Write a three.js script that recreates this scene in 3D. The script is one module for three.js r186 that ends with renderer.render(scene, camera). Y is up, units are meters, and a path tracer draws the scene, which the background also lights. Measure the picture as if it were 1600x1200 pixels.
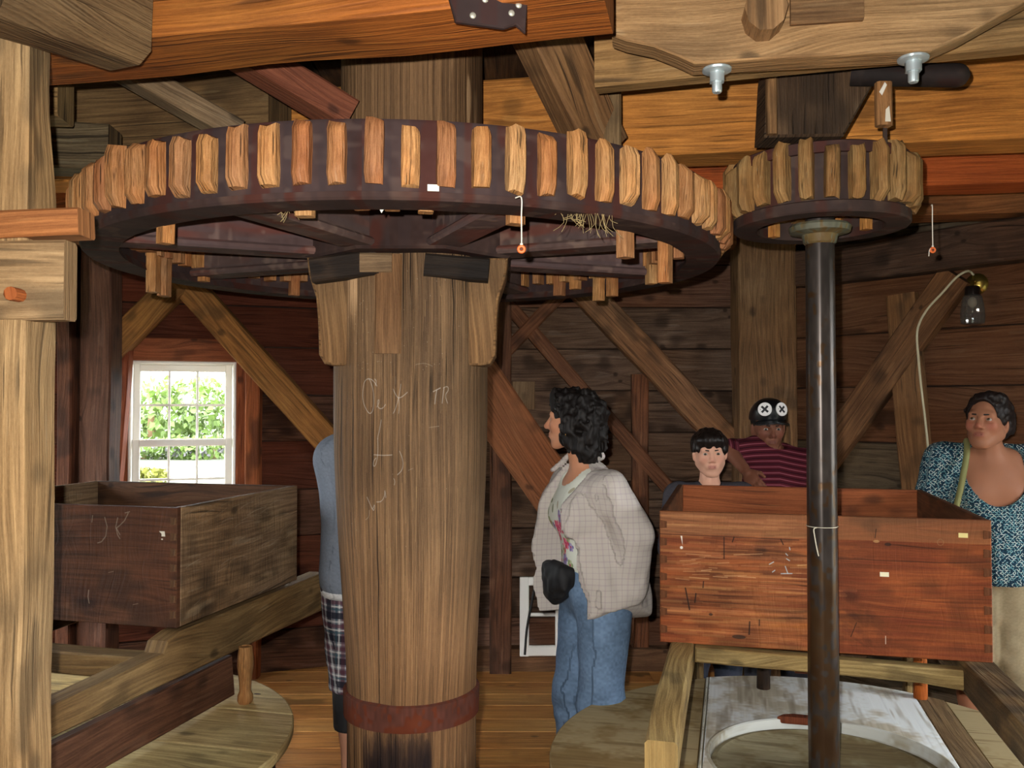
import * as THREE from 'three';
import { mergeGeometries, mergeVertices, toCreasedNormals } from 'three/addons/utils/BufferGeometryUtils.js';

// ---------------------------------------------------------------- camera, sky, flash, exposure
const FOC = 1375, HORIZON = 632, EYE = 1.6;
const PITCH = Math.atan((HORIZON - 600) / FOC);
const scene = new THREE.Scene();
const camera = new THREE.PerspectiveCamera(2 * Math.atan(600 / FOC) * 180 / Math.PI, 1600 / 1200, 0.05, 200);
camera.position.set(0, EYE, 0);
camera.rotation.set(PITCH, 0, 0);
scene.add(camera);
const renderer = new THREE.WebGLRenderer({ antialias: true });
renderer.toneMapping = THREE.LinearToneMapping;
renderer.toneMappingExposure = 1.0;
renderer.shadowMap.enabled = true;
// a bright hazy summer sky, the same all round
scene.background = new THREE.Color(0.93, 0.97, 1.0);
scene.backgroundIntensity = 18;
// the photographer's flash: a little above and to the left of the lens
const FLASH_AT = new THREE.Vector3(-0.05, EYE + 0.06, 0.0);
const flash = new THREE.SpotLight(new THREE.Color(1.0, 0.975, 0.93), 28.5, 0, 1.08, 1.0, 2);
flash.position.copy(FLASH_AT);
flash.target.position.set(-0.02, EYE + 0.14, -4);
flash.castShadow = true; flash.shadow.radius = 0.5; flash.shadow.mapSize.set(2048, 2048);
flash.shadow.camera.near = 0.1; flash.shadow.camera.far = 12;
scene.add(flash, flash.target);

// pixel of the 1600 x 1200 frame -> point at depth d in front of the lens
const CP = Math.cos(PITCH), SP = Math.sin(PITCH);
function at(px, py, d) {
  const x = px - 800, u = 600 - py;
  const y = u * CP + FOC * SP, z = FOC * CP - u * SP;
  return new THREE.Vector3(x / z * d, EYE + y / z * d, -d);
}
const V = (x, y, z) => new THREE.Vector3(x, y, z);

// ---------------------------------------------------------------- random numbers and noise
function rng(seed) { let s = seed >>> 0; return () => { s = (s + 0x6D2B79F5) | 0; let t = Math.imul(s ^ (s >>> 15), 1 | s); t = (t + Math.imul(t ^ (t >>> 7), 61 | t)) ^ t; return ((t ^ (t >>> 14)) >>> 0) / 4294967296; }; }
const R = rng(77);
function h3(x, y, z) { let n = Math.imul(x, 374761393) ^ Math.imul(y, 668265263) ^ Math.imul(z, 2147483647 - 1274126177); n = Math.imul(n ^ (n >>> 13), 1274126177); return ((n ^ (n >>> 16)) >>> 0) / 4294967296; }
const sm = (t) => t * t * (3 - 2 * t), lerp = (a, b, t) => a + (b - a) * t, clamp = (x, a = 0, b = 1) => Math.min(b, Math.max(a, x));
const sstep = (a, b, x) => sm(clamp((x - a) / (b - a)));
function noise3(x, y, z) {
  const xi = Math.floor(x), yi = Math.floor(y), zi = Math.floor(z), u = sm(x - xi), v = sm(y - yi), w = sm(z - zi);
  const c = (a, b, d) => h3(xi + a, yi + b, zi + d);
  return lerp(lerp(lerp(c(0, 0, 0), c(1, 0, 0), u), lerp(c(0, 1, 0), c(1, 1, 0), u), v), lerp(lerp(c(0, 0, 1), c(1, 0, 1), u), lerp(c(0, 1, 1), c(1, 1, 1), u), v), w);
}
// periodic noise for tiling textures: nx, ny cells across the tile
function pn(u, v, nx, ny, s) {
  const x = u * nx, y = v * ny, xi = Math.floor(x), yi = Math.floor(y), fx = sm(x - xi), fy = sm(y - yi);
  const x0 = ((xi % nx) + nx) % nx, x1 = (x0 + 1) % nx, y0 = ((yi % ny) + ny) % ny, y1 = (y0 + 1) % ny;
  return lerp(lerp(h3(x0, y0, s), h3(x1, y0, s), fx), lerp(h3(x0, y1, s), h3(x1, y1, s), fx), fy);
}

// ---------------------------------------------------------------- procedural textures (uv in metres, grain along v)
const TEX = {};
function tex(data, w, h, mw, mh, srgb) {
  const t = new THREE.DataTexture(data, w, h, THREE.RGBAFormat);
  t.wrapS = t.wrapT = THREE.RepeatWrapping; t.magFilter = THREE.LinearFilter; t.minFilter = THREE.LinearMipmapLinearFilter; t.generateMipmaps = true;
  t.repeat.set(1 / mw, 1 / mh);
  if (srgb) t.colorSpace = THREE.SRGBColorSpace;
  t.needsUpdate = true; return t;
}
function paint(w, h, mw, mh, fn) {           // fn(u, v) -> [r, g, b, height] in 0..1 (sRGB)
  const c = new Uint8Array(w * h * 4), b = new Uint8Array(w * h * 4);
  for (let j = 0; j < h; j++) for (let i = 0; i < w; i++) {
    const o = fn(i / w, j / h, i, j), k = (j * w + i) * 4;
    for (let n = 0; n < 3; n++) c[k + n] = clamp(o[n]) * 255;
    c[k + 3] = 255; b[k] = b[k + 1] = b[k + 2] = clamp(o[3]) * 255; b[k + 3] = 255;
  }
  return { map: tex(c, w, h, mw, mh, true), bump: tex(b, w, h, mw, mh, false), c, w, h };
}
const mix3 = (a, b, t) => [lerp(a[0], b[0], t), lerp(a[1], b[1], t), lerp(a[2], b[2], t)];
// wood: light and dark ends of the grain, knots, cracks, stains, pale scuffs
function wood(o) {
  const { w = 512, h = 1024, mw, mh, seed, dark, light, fib = 90, cracks = 0.3, stains = 0.4, knots = 3, rings = 9, scuff = 0.15, warp = 1, warm = [1, 0.93, 0.84] } = o;
  const r = rng(seed * 13 + 5), K = [];
  for (let i = 0; i < knots; i++) K.push([r(), r(), 0.012 + r() * 0.02]);
  return paint(w, h, mw, mh, (u, v) => {
    let du = 0, kn = 0;
    for (const [kx, ky, kr] of K) {
      let x = u - kx, y = v - ky; x -= Math.round(x); y -= Math.round(y); x *= mw; y *= mh;
      const d = Math.hypot(x, y * 0.45); du += Math.sign(x) * 0.05 * Math.exp(-d * d / (kr * kr * 9)) / mw * 0.4;
      kn = Math.max(kn, (1 - sstep(kr * 0.3, kr * 1.1, Math.hypot(x, y * 0.7) + (pn(u, v, 60, 60, seed) - 0.5) * 0.012)) * 0.7);
    }
    const uu = u + du + ((pn(u, v, 3, 3, seed + 1) - 0.5) * 0.07 + (pn(u, v, 7, 5, seed + 2) - 0.5) * 0.02) * warp;
    const fine = pn(uu, v, fib, 5, seed + 3) * 0.34 + pn(uu, v, fib * 2, 11, seed + 4) * 0.32 + pn(uu, v, fib * 4, 26, seed + 5) * 0.22 + pn(u, v, fib * 3, 160, seed + 19) * 0.12;
    const ring = 0.5 + 0.5 * Math.sin((uu * rings * 3 + pn(u, v, 2, 2, seed + 6) * 5 + pn(u, v, 5, 3, seed + 16) * 1.2) * 6.2832) * (0.3 + 0.7 * pn(u, v, 4, 3, seed + 17));
    const blot = pn(u, v, 4, 6, seed + 7) * 0.6 + pn(u, v, 11, 15, seed + 8) * 0.4;
    let t = fine * 0.72 + ring * 0.07 + blot * 0.36 - 0.07;
    t = clamp((t - 0.24) * 1.75);
    let c = mix3(dark, light, t), hgt = 0.45 + (fine - 0.5) * 0.5 + (ring - 0.5) * 0.1;
    const hue = pn(u, v, 3, 4, seed + 9); c = [c[0] * lerp(1, warm[0], hue), c[1] * lerp(1, warm[1], hue), c[2] * lerp(1, warm[2], hue)];
    const ck = pn(uu + (pn(u, v, 40, 30, seed + 18) - 0.5) * 0.004, v, Math.round(fib * 1.1), 5, seed + 10), line = sstep(0.80, 0.93, ck), on = sstep(0.35, 0.65, pn(u, v, 9, 4, seed + 11));
    const cr = line * on * cracks; c = mix3(c, dark.map((x) => x * 0.45), cr); hgt -= cr * 0.6;
    const st = sstep(0.58, 0.8, pn(u, v, 5, 4, seed + 12) * 0.6 + pn(u, v, 17, 19, seed + 13) * 0.4) * stains; c = mix3(c, dark.map((x) => x * 0.7), st);
    const sc = sstep(0.72, 0.86, pn(uu, v, 60, 12, seed + 14)) * sstep(0.5, 0.7, pn(u, v, 6, 6, seed + 15)) * scuff; c = mix3(c, light.map((x) => Math.min(1, x * 1.25 + 0.06)), sc);
    if (kn > 0) { c = mix3(c, dark.map((x) => x * 0.5), kn * 0.8); hgt -= kn * 0.1; }
    const g = (h3((u * 9999) | 0, (v * 9999) | 0, seed) - 0.5) * 0.05; 
    return [c[0] + g, c[1] + g, c[2] + g, hgt];
  });
}
const px3 = (r, g, b) => [r / 255, g / 255, b / 255];
TEX.rough = wood({ w: 1024, h: 1024, mw: 0.7, mh: 1.3, seed: 11, dark: px3(146, 128, 106), light: px3(232, 214, 186), cracks: 0.4, stains: 0.5, knots: 4, rings: 6, scuff: 0.2 });
TEX.rough2 = wood({ w: 1024, h: 1024, mw: 0.8, mh: 1.5, seed: 31, dark: px3(132, 114, 94), light: px3(226, 206, 176), cracks: 0.5, stains: 0.6, knots: 5, rings: 7, scuff: 0.25 });
TEX.board = wood({ w: 1024, h: 1024, mw: 0.75, mh: 1.7, seed: 53, dark: px3(152, 126, 104), light: px3(232, 206, 176), fib: 110, cracks: 0.45, stains: 0.7, knots: 5, rings: 11, scuff: 0.2, warm: [1, 0.9, 0.8] });
TEX.cog = wood({ w: 512, h: 512, mw: 0.16, mh: 0.32, seed: 71, dark: px3(176, 148, 112), light: px3(246, 224, 184), fib: 40, cracks: 0.7, stains: 0.35, knots: 0, rings: 4, scuff: 0.3, warm: [1, 0.9, 0.8] });
TEX.pillar = wood({ w: 2048, h: 2048, mw: 1.8, mh: 2.6, seed: 91, dark: px3(86, 64, 42), light: px3(166, 130, 90), fib: 260, cracks: 0.9, stains: 0.12, knots: 3, rings: 22, scuff: 0.8, warp: 0.3, warm: [1, 0.9, 0.8] });
TEX.iron = paint(1024, 512, 1.2, 0.6, (u, v) => {
  const a = pn(u, v, 6, 4, 201) * 0.5 + pn(u, v, 22, 12, 202) * 0.3 + pn(u, v, 80, 40, 203) * 0.2, b = pn(u, v, 30, 5, 204), s = sstep(0.6, 0.8, pn(u, v, 14, 9, 205) * 0.6 + pn(u, v, 50, 30, 206) * 0.4);
  const e = pn(u, v, 60, 4, 207); let c = mix3(px3(100, 86, 80), px3(170, 152, 142), a); c = mix3(c, px3(156, 92, 74), sstep(0.55, 0.8, b) * 0.6); c = mix3(c, px3(126, 118, 116), sstep(0.55, 0.75, e) * 0.45); c = mix3(c, px3(196, 180, 158), s * 0.5);
  return [...c, 0.4 + a * 0.4 + s * 0.2];
});
TEX.metal = paint(256, 1024, 0.3, 2.4, (u, v) => {       // worn iron, rusted and stained towards the foot
  const a = pn(u, v, 6, 30, 301) * 0.5 + pn(u, v, 30, 80, 302) * 0.5, n = pn(u, v, 5, 26, 303) * 0.5 + pn(u, v, 24, 120, 304) * 0.5, b = sstep(0.52, 0.68, n + (v < 0.42 ? 0.16 * sstep(0.42, 0.25, v) : -0.06));
  let c = mix3(px3(150, 146, 142), px3(215, 210, 204), a); c = mix3(c, mix3(px3(186, 138, 90), px3(216, 176, 122), pn(u, v, 10, 60, 306)), b * 0.85); return [...c, 0.5 + a * 0.3 - b * 0.2];
});
TEX.dust = paint(1024, 1024, 1.4, 1.4, (u, v) => {       // planed boards with flour trodden into the grain
  const g = pn(u, v, 12, 90, 401) * 0.5 + pn(u, v, 5, 200, 402) * 0.5, b = pn(u, v, 5, 7, 403) * 0.55 + pn(u, v, 20, 24, 404) * 0.3 + pn(u, v, 90, 90, 405) * 0.15;
  let c = mix3(px3(168, 154, 128), px3(206, 194, 166), g); c = mix3(c, px3(232, 232, 222), sstep(0.30, 0.60, b) * 0.92);
  const s = sstep(0.55, 0.85, pn(u, v, 5, 44, 406) * 0.6 + pn(u, v, 14, 130, 407) * 0.4); c = mix3(c, px3(132, 116, 92), s * 0.5);
  return [...c, 0.4 + g * 0.3];
});
// cloth weave
TEX.weave = paint(256, 256, 0.06, 0.06, (u, v) => { const a = 0.5 + 0.25 * Math.sin(u * 6.2832 * 24) + 0.25 * Math.sin(v * 6.2832 * 24), n = pn(u, v, 12, 12, 501); const l = 0.86 + a * 0.08 + n * 0.08; return [l, l, l, a]; });
TEX.denim = paint(512, 512, 0.5, 0.5, (u, v) => { const t = 0.5 + 0.5 * Math.sin((u + v) * 6.2832 * 110), n = pn(u, v, 8, 8, 511) * 0.6 + pn(u, v, 60, 60, 512) * 0.4; const l = 0.62 + t * 0.12 + n * 0.36; return [l * 0.98, l, l * 1.02, t]; });

function canvasTex(w, h, draw, repeat = [1, 1]) {
  const c = document.createElement('canvas'); c.width = w; c.height = h; const g = c.getContext('2d'); draw(g, w, h);
  const t = new THREE.CanvasTexture(c); t.colorSpace = THREE.SRGBColorSpace; t.wrapS = t.wrapT = THREE.RepeatWrapping; t.repeat.set(...repeat); t.magFilter = THREE.LinearFilter; return t;
}

// ---------------------------------------------------------------- materials
const matCache = {};
const SOFTEN = new THREE.Color().setRGB(1.0, 1.08, 1.28);        // weathered wood is greyer than fresh wood
function mat(t, hex, { rough = 0.78, bump = 0.004, metal = 0, spec = 0.5 } = {}) {
  const key = [t, hex, rough, bump, metal, spec].join();
  return matCache[key] ??= new THREE.MeshPhysicalMaterial({ map: TEX[t].map, bumpMap: TEX[t].bump, bumpScale: bump, color: new THREE.Color(hex).multiply(SOFTEN), roughness: rough, metalness: metal, specularIntensity: spec });
}
const plain = (hex, rough = 0.7, metal = 0, extra = {}) => matCache[[hex, rough, metal, JSON.stringify(extra)].join()] ??= new THREE.MeshPhysicalMaterial({ color: new THREE.Color(hex), roughness: rough, metalness: metal, ...extra });

// ---------------------------------------------------------------- naming and grouping
const used = {};
function numbered(n) { const k = used[n] = (used[n] ?? -1) + 1; return k ? n + '_' + String(k).padStart(3, '0') : n; }
function tag(o, label, category, group, kind) { if (label) o.userData.label = label; if (category) o.userData.category = category; if (group) o.userData.group = group; if (kind) o.userData.kind = kind; return o; }
function mesh(name, geo, m, parent) {
  const o = new THREE.Mesh(geo, m); o.name = numbered(name); o.castShadow = o.receiveShadow = true; (parent ?? scene).add(o); return o;
}
function thing(name, label, category, p = [0, 0, 0], yaw = 0, group) {
  const o = new THREE.Group(); o.name = numbered(name); o.position.set(...(p.toArray ? p.toArray() : p)); o.rotation.y = yaw; scene.add(o); return tag(o, label, category, group);
}
function structure(name, p = [0, 0, 0], yaw = 0) { const o = new THREE.Group(); o.name = name; o.position.set(...p); o.rotation.y = yaw; o.userData.kind = 'structure'; scene.add(o); return o; }
function place(o, p, yaw = 0) { o.position.set(...(p.toArray ? p.toArray() : p)); o.rotation.y = yaw; return o; }

// ---------------------------------------------------------------- shapes
// a bar along +z from 0 to len whose cross-section is a closed outline; every side has its own normals; uv in metres
function prism(prof, len, { n = 2, warp = null, smooth = false, u0 = R() * 3, v0 = R() * 3, caps = true } = {}) {
  const pos = [], uv = [], idx = [], m = prof.length;
  const put = (x, y, z, u, v) => { const p = warp ? warp(x, y, z) : [x, y, z]; pos.push(...p); uv.push(u + u0, v + v0); };
  let per = 0; const cum = prof.map((p, i) => { const q = prof[(i + 1) % m], c = per; per += Math.hypot(q[0] - p[0], q[1] - p[1]); return c; });
  if (smooth) {
    for (let i = 0; i <= m; i++) { const p = prof[i % m], u = i < m ? cum[i] : per; for (let k = 0; k <= n; k++) put(p[0], p[1], len * k / n, u, len * k / n); }
    for (let i = 0; i < m; i++) for (let k = 0; k < n; k++) { const a = i * (n + 1) + k, b = a + n + 1; idx.push(a, b, b + 1, a, b + 1, a + 1); }
  } else for (let i = 0; i < m; i++) {
    const p = prof[i], q = prof[(i + 1) % m], s = pos.length / 3, l = Math.hypot(q[0] - p[0], q[1] - p[1]);
    for (let k = 0; k <= n; k++) { const z = len * k / n; put(p[0], p[1], z, cum[i], z); put(q[0], q[1], z, cum[i] + l, z); }
    for (let k = 0; k < n; k++) { const a = s + k * 2; idx.push(a, a + 1, a + 3, a, a + 3, a + 2); }
  }
  if (caps) {
    const tris = THREE.ShapeUtils.triangulateShape(prof.map((p) => new THREE.Vector2(...p)), []);
    for (const [z, f] of [[0, 0], [len, 1]]) { const s = pos.length / 3; for (const p of prof) put(p[0], p[1], z, p[0], p[1] * 0.3); for (const t of tris) f ? idx.push(s + t[0], s + t[1], s + t[2]) : idx.push(s + t[0], s + t[2], s + t[1]); }
  }
  const g = new THREE.BufferGeometry(); g.setAttribute('position', new THREE.Float32BufferAttribute(pos, 3)); g.setAttribute('uv', new THREE.Float32BufferAttribute(uv, 2)); g.setIndex(idx); g.computeVertexNormals();
  if (smooth) { const nn = g.attributes.normal; for (let k = 0; k <= n; k++) { const a = k, b = m * (n + 1) + k, v = V(nn.getX(a) + nn.getX(b), nn.getY(a) + nn.getY(b), nn.getZ(a) + nn.getZ(b)).normalize(); nn.setXYZ(a, v.x, v.y, v.z); nn.setXYZ(b, v.x, v.y, v.z); } }
  return g;
}
function rect(w, h, c = 0.006) { const a = w / 2, b = h / 2; c = Math.min(c, a * 0.6, b * 0.6); return [[-a + c, -b], [a - c, -b], [a, -b + c], [a, b - c], [a - c, b], [-a + c, b], [-a, b - c], [-a, -b + c]]; }
const circ = (r, n = 20, e = 2) => Array.from({ length: n }, (_, i) => { const a = i / n * 6.28319, c = Math.cos(a), s = Math.sin(a); return [r * Math.sign(c) * Math.abs(c) ** (2 / e), r * Math.sign(s) * Math.abs(s) ** (2 / e)]; });
// hand-hewn unevenness, seeded by place
const hewn = (amp, s = R() * 50, f = 5) => (x, y, z) => [x + (noise3(x * f + s, y * f, z * f * 0.6) - 0.5) * amp, y + (noise3(x * f, y * f + s, z * f * 0.6 + 9) - 0.5) * amp, z];
// box with long side along X / Y / Z, centred, grain along that axis
const bar = (w, h, len, o = {}) => { const { c = 0.006, amp = 0, n = amp ? Math.max(2, Math.round(len / 0.12)) : 1 } = o; const g = prism(rect(w, h, c), len, { n, warp: amp ? hewn(amp) : null, ...o.p }); return g.translate(0, 0, -len / 2); };
const alongX = (len, h, d, o) => bar(d, h, len, o).rotateY(Math.PI / 2);
const alongY = (w, len, d, o) => bar(w, d, len, o).rotateX(-Math.PI / 2);
const alongZ = (w, h, len, o) => bar(w, h, len, o);
// a timber from a to b as a mesh standing at a; w across, h towards `up`
function timberAt(o, a, b, up = V(0, 1, 0)) {
  const z = b.clone().sub(a).normalize(), x = up.clone().cross(z).normalize(), y = z.clone().cross(x);
  o.quaternion.setFromRotationMatrix(new THREE.Matrix4().makeBasis(x, y, z)); o.position.copy(a); return o;
}
function timber(name, a, b, w, h, m, { up, amp = 0.008, c = 0.008, parent, label, category, group, kind, warp } = {}) {
  const len = a.distanceTo(b), g = prism(rect(w, h, c), len, { n: Math.max(2, Math.round(len / 0.12)), warp: warp ?? hewn(amp) });
  return tag(timberAt(mesh(name, g, m, parent), a, b, up), label, category, group, kind);
}
const lathe = (pts, n = 48) => new THREE.LatheGeometry(pts.map((p) => new THREE.Vector2(...p)), n);
// lathe with uv in metres
function turned(pts, n = 48, crease = 0.6) {
  const g = lathe(pts, n), uv = g.attributes.uv, p = g.attributes.position, rr = Math.max(...pts.map((q) => q[0])); let acc = [0];
  for (let i = 1; i < pts.length; i++) acc.push(acc[i - 1] + Math.hypot(pts[i][0] - pts[i - 1][0], pts[i][1] - pts[i - 1][1]));
  for (let i = 0; i < uv.count; i++) uv.setXY(i, uv.getX(i) * 6.2832 * rr, acc[i % pts.length]);
  return toCreasedNormals(g, crease);
}
function tube(pts, r, seg = 24, rad = 8) { return new THREE.TubeGeometry(new THREE.CatmullRomCurve3(pts), seg, r, rad); }
// a plate from an outline [x, y][] with holes, thickness d along +z, bevelled; uv in metres
function plate(out, d, { holes = [], bevel = 0.003, seg = 1, turn = 0 } = {}) {
  const s = new THREE.Shape(out.map((p) => new THREE.Vector2(...p))); for (const h of holes) s.holes.push(new THREE.Path(h.map((p) => new THREE.Vector2(...p))));
  const g = new THREE.ExtrudeGeometry(s, { depth: d - 2 * bevel, bevelThickness: bevel, bevelSize: bevel, bevelOffset: -bevel, bevelSegments: seg, curveSegments: 12 }); g.translate(0, 0, bevel);
  if (turn) { const uv = g.attributes.uv; for (let i = 0; i < uv.count; i++) uv.setXY(i, uv.getY(i), uv.getX(i)); }
  return g;
}

// ================================================================ THE ROOM
const YAW = -14 * Math.PI / 180;                       // the mill's machinery stands turned by 14 degrees
const WT = 0.035;                                     // board thickness
const WALL_TOP = 2.98;
// boarded wall from a to b (x, z), boards horizontal; local x along the wall, local z towards the room
function boardedWall(name, a, b, top, tones, seed, { hole, hs = [0.24, 0.31] } = {}) {
  const len = Math.hypot(b[0] - a[0], b[1] - a[1]), yaw = Math.atan2(-(b[1] - a[1]), b[0] - a[0]);
  const w = structure(name, [a[0], 0, a[1]], yaw), r = rng(seed);
  const put = (x0, x1, y0, y1) => {
    if (x1 - x0 < 0.02 || y1 - y0 < 0.02) return;
    const t = tones[Math.floor(r() * tones.length)];
    const o = mesh('plank', alongX(x1 - x0 - 0.002, y1 - y0 - 0.007, WT, { c: 0.004, amp: 0.006, n: 6 }), mat(t[0], t[1], { bump: 0.006, rough: 0.9, spec: 0.25 }), w);
    o.position.set((x0 + x1) / 2, (y0 + y1) / 2, -WT / 2 + (r() - 0.5) * 0.008); o.rotation.x = (r() - 0.5) * 0.02;
  };
  let y = 0;
  while (y < top) {
    const y1 = Math.min(top, y + lerp(hs[0], hs[1], r()));
    const cut = hole && y1 > hole[2] && y < hole[3];
    if (cut) {
      put(0, hole[0], y, y1); put(hole[1], len, y, y1);
      if (y < hole[2]) put(hole[0], hole[1], y, hole[2]);
      if (y1 > hole[3]) put(hole[0], hole[1], hole[3], y1);
    } else put(0, len, y, y1);
    y = y1;
  }
  // outer sheathing, so that no light leaks between the boards
  const sh = (x0, x1, y0, y1) => { const o = mesh('sheathing', alongX(x1 - x0, y1 - y0, 0.05), mat('rough2', '#4a3524'), w); o.position.set((x0 + x1) / 2, (y0 + y1) / 2, -WT - 0.025 - 0.006); };
  if (hole) { sh(-0.05, hole[0], -0.1, top + 0.2); sh(hole[1], len + 0.05, -0.1, top + 0.2); sh(hole[0], hole[1], -0.1, hole[2]); sh(hole[0], hole[1], hole[3], top + 0.2); } else sh(-0.05, len + 0.05, -0.1, top + 0.2);
  return { w, len, yaw };
}
const reds = [['board', 'rgb(112,76,62)'], ['board', 'rgb(108,70,57)'], ['rough2', 'rgb(116,88,76)'], ['board', 'rgb(124,78,64)']];
const browns = [['rough2', 'rgb(150,132,122)'], ['rough', 'rgb(138,120,110)'], ['rough2', 'rgb(126,110,102)'], ['board', 'rgb(146,122,110)']];
// corner points of the many-sided mill floor
const PA = [-1.0, -5.45], PB = [1.56, -5.45], PC = [3.25, -3.44];
const TL = 20 * Math.PI / 180, PL = [PA[0] - Math.cos(TL) * 1.9, PA[1] + Math.sin(TL) * 1.9];
boardedWall('wall_back', PA, PB, WALL_TOP, browns, 5);
boardedWall('wall_right', PB, PC, WALL_TOP, [['rough2', 'rgb(134,126,114)'], ['rough', 'rgb(122,116,104)'], ['board', 'rgb(134,106,84)']], 6);
const HOLE = [1.9 - 1.262, 1.9 - 0.678, 0.905, 1.85];   // window opening in the left wall, metres along it and up
const wallLeft = boardedWall('wall_left', PL, PA, WALL_TOP, reds, 8, { hole: HOLE });
const HOLE3 = [0.6, 2.2, 0.5, 2.1], HOLE2 = [4.0, 5.4, 0.6, 2.1];
const wallRN = boardedWall('wall_right_near', PC, [3.25, 1.3], WALL_TOP, browns, 9, { hs: [0.4, 0.5], hole: HOLE3 });
const wallLN = boardedWall('wall_left_near', [-3.3, 1.3], [-3.3, -4.25], WALL_TOP, browns, 10, { hs: [0.4, 0.5], hole: HOLE2 });
boardedWall('wall_left_far', [-3.3, -4.25], PL, WALL_TOP, browns, 12, { hs: [0.4, 0.5] });
boardedWall('wall_behind', [3.25, 1.3], [-3.3, 1.3], WALL_TOP, browns, 11, { hs: [0.4, 0.5] });

// floor of wide boards
{
  const f = structure('floor'); const r = rng(21); let z = -5.7;
  const base = mesh('subfloor', alongX(7.2, 0.06, 7.4), mat('rough2', '#4a3524'), f); base.position.set(0, -0.066, -2.2);
  const tones = ['rgb(244,200,130)', 'rgb(238,194,122)', 'rgb(228,180,112)', 'rgb(242,204,134)'];
  while (z < 1.4) { const w = lerp(0.17, 0.23, r()); const x = lerp(-1.2, 1.4, r());
    for (const [x0, x1] of [[-3.45, x], [x, 3.45]]) { const o = mesh('plank', alongX(x1 - x0 - 0.003, 0.034, w - 0.004, { c: 0.003 }), mat('board', tones[Math.floor(r() * 4)], { bump: 0.003, rough: 0.55 }), f); o.position.set((x0 + x1) / 2, -0.017, z + w / 2); }
    z += w; }
}
// ceiling: boards over the joists
const JOIST_BOTTOM = 2.5, JOIST_TOP = 2.93, JYAW = -9 * Math.PI / 180;
{
  const c = structure('ceiling'); const r = rng(22); let x = -3.6;
  while (x < 3.6) { const w = lerp(0.2, 0.28, r()); const o = mesh('plank', alongZ(w - 0.004, 0.03, 7.6, { c: 0.003 }), mat('rough2', ['#7a5a3c', '#6e5036', '#826040'][Math.floor(r() * 3)], { bump: 0.005 }), c); o.position.set(x + w / 2, JOIST_TOP + 0.016, -2.2); x += w; }
  const up = mesh('upper_floor', alongX(7.4, 0.08, 7.8), mat('rough2', '#4a3524'), c); up.position.set(0, JOIST_TOP + 0.075, -2.2);
}
{
  const JOIST_H = 0.31;
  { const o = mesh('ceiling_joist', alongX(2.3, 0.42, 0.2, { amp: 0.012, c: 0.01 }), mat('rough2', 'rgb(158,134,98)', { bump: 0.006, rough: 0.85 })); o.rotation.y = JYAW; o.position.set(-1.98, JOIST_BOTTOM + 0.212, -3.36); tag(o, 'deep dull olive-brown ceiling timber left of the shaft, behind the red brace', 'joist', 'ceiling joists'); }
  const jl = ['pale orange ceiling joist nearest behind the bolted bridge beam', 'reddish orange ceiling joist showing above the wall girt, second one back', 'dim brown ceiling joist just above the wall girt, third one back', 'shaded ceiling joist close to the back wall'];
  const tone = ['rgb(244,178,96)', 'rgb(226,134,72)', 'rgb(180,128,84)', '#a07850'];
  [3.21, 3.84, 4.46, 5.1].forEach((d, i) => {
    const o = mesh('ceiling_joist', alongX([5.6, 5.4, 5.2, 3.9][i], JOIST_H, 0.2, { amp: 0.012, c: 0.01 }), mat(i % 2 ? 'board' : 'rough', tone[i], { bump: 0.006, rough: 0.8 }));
    o.rotation.y = JYAW; { const cx = [0.1, 0.1, 0.05, -0.65][i]; o.position.set(cx, JOIST_BOTTOM + JOIST_H / 2, -(d + 0.1) + (cx - 0.1) * Math.tan(-JYAW)); } tag(o, jl[i], 'joist', 'ceiling joists');
  });
}
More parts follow.
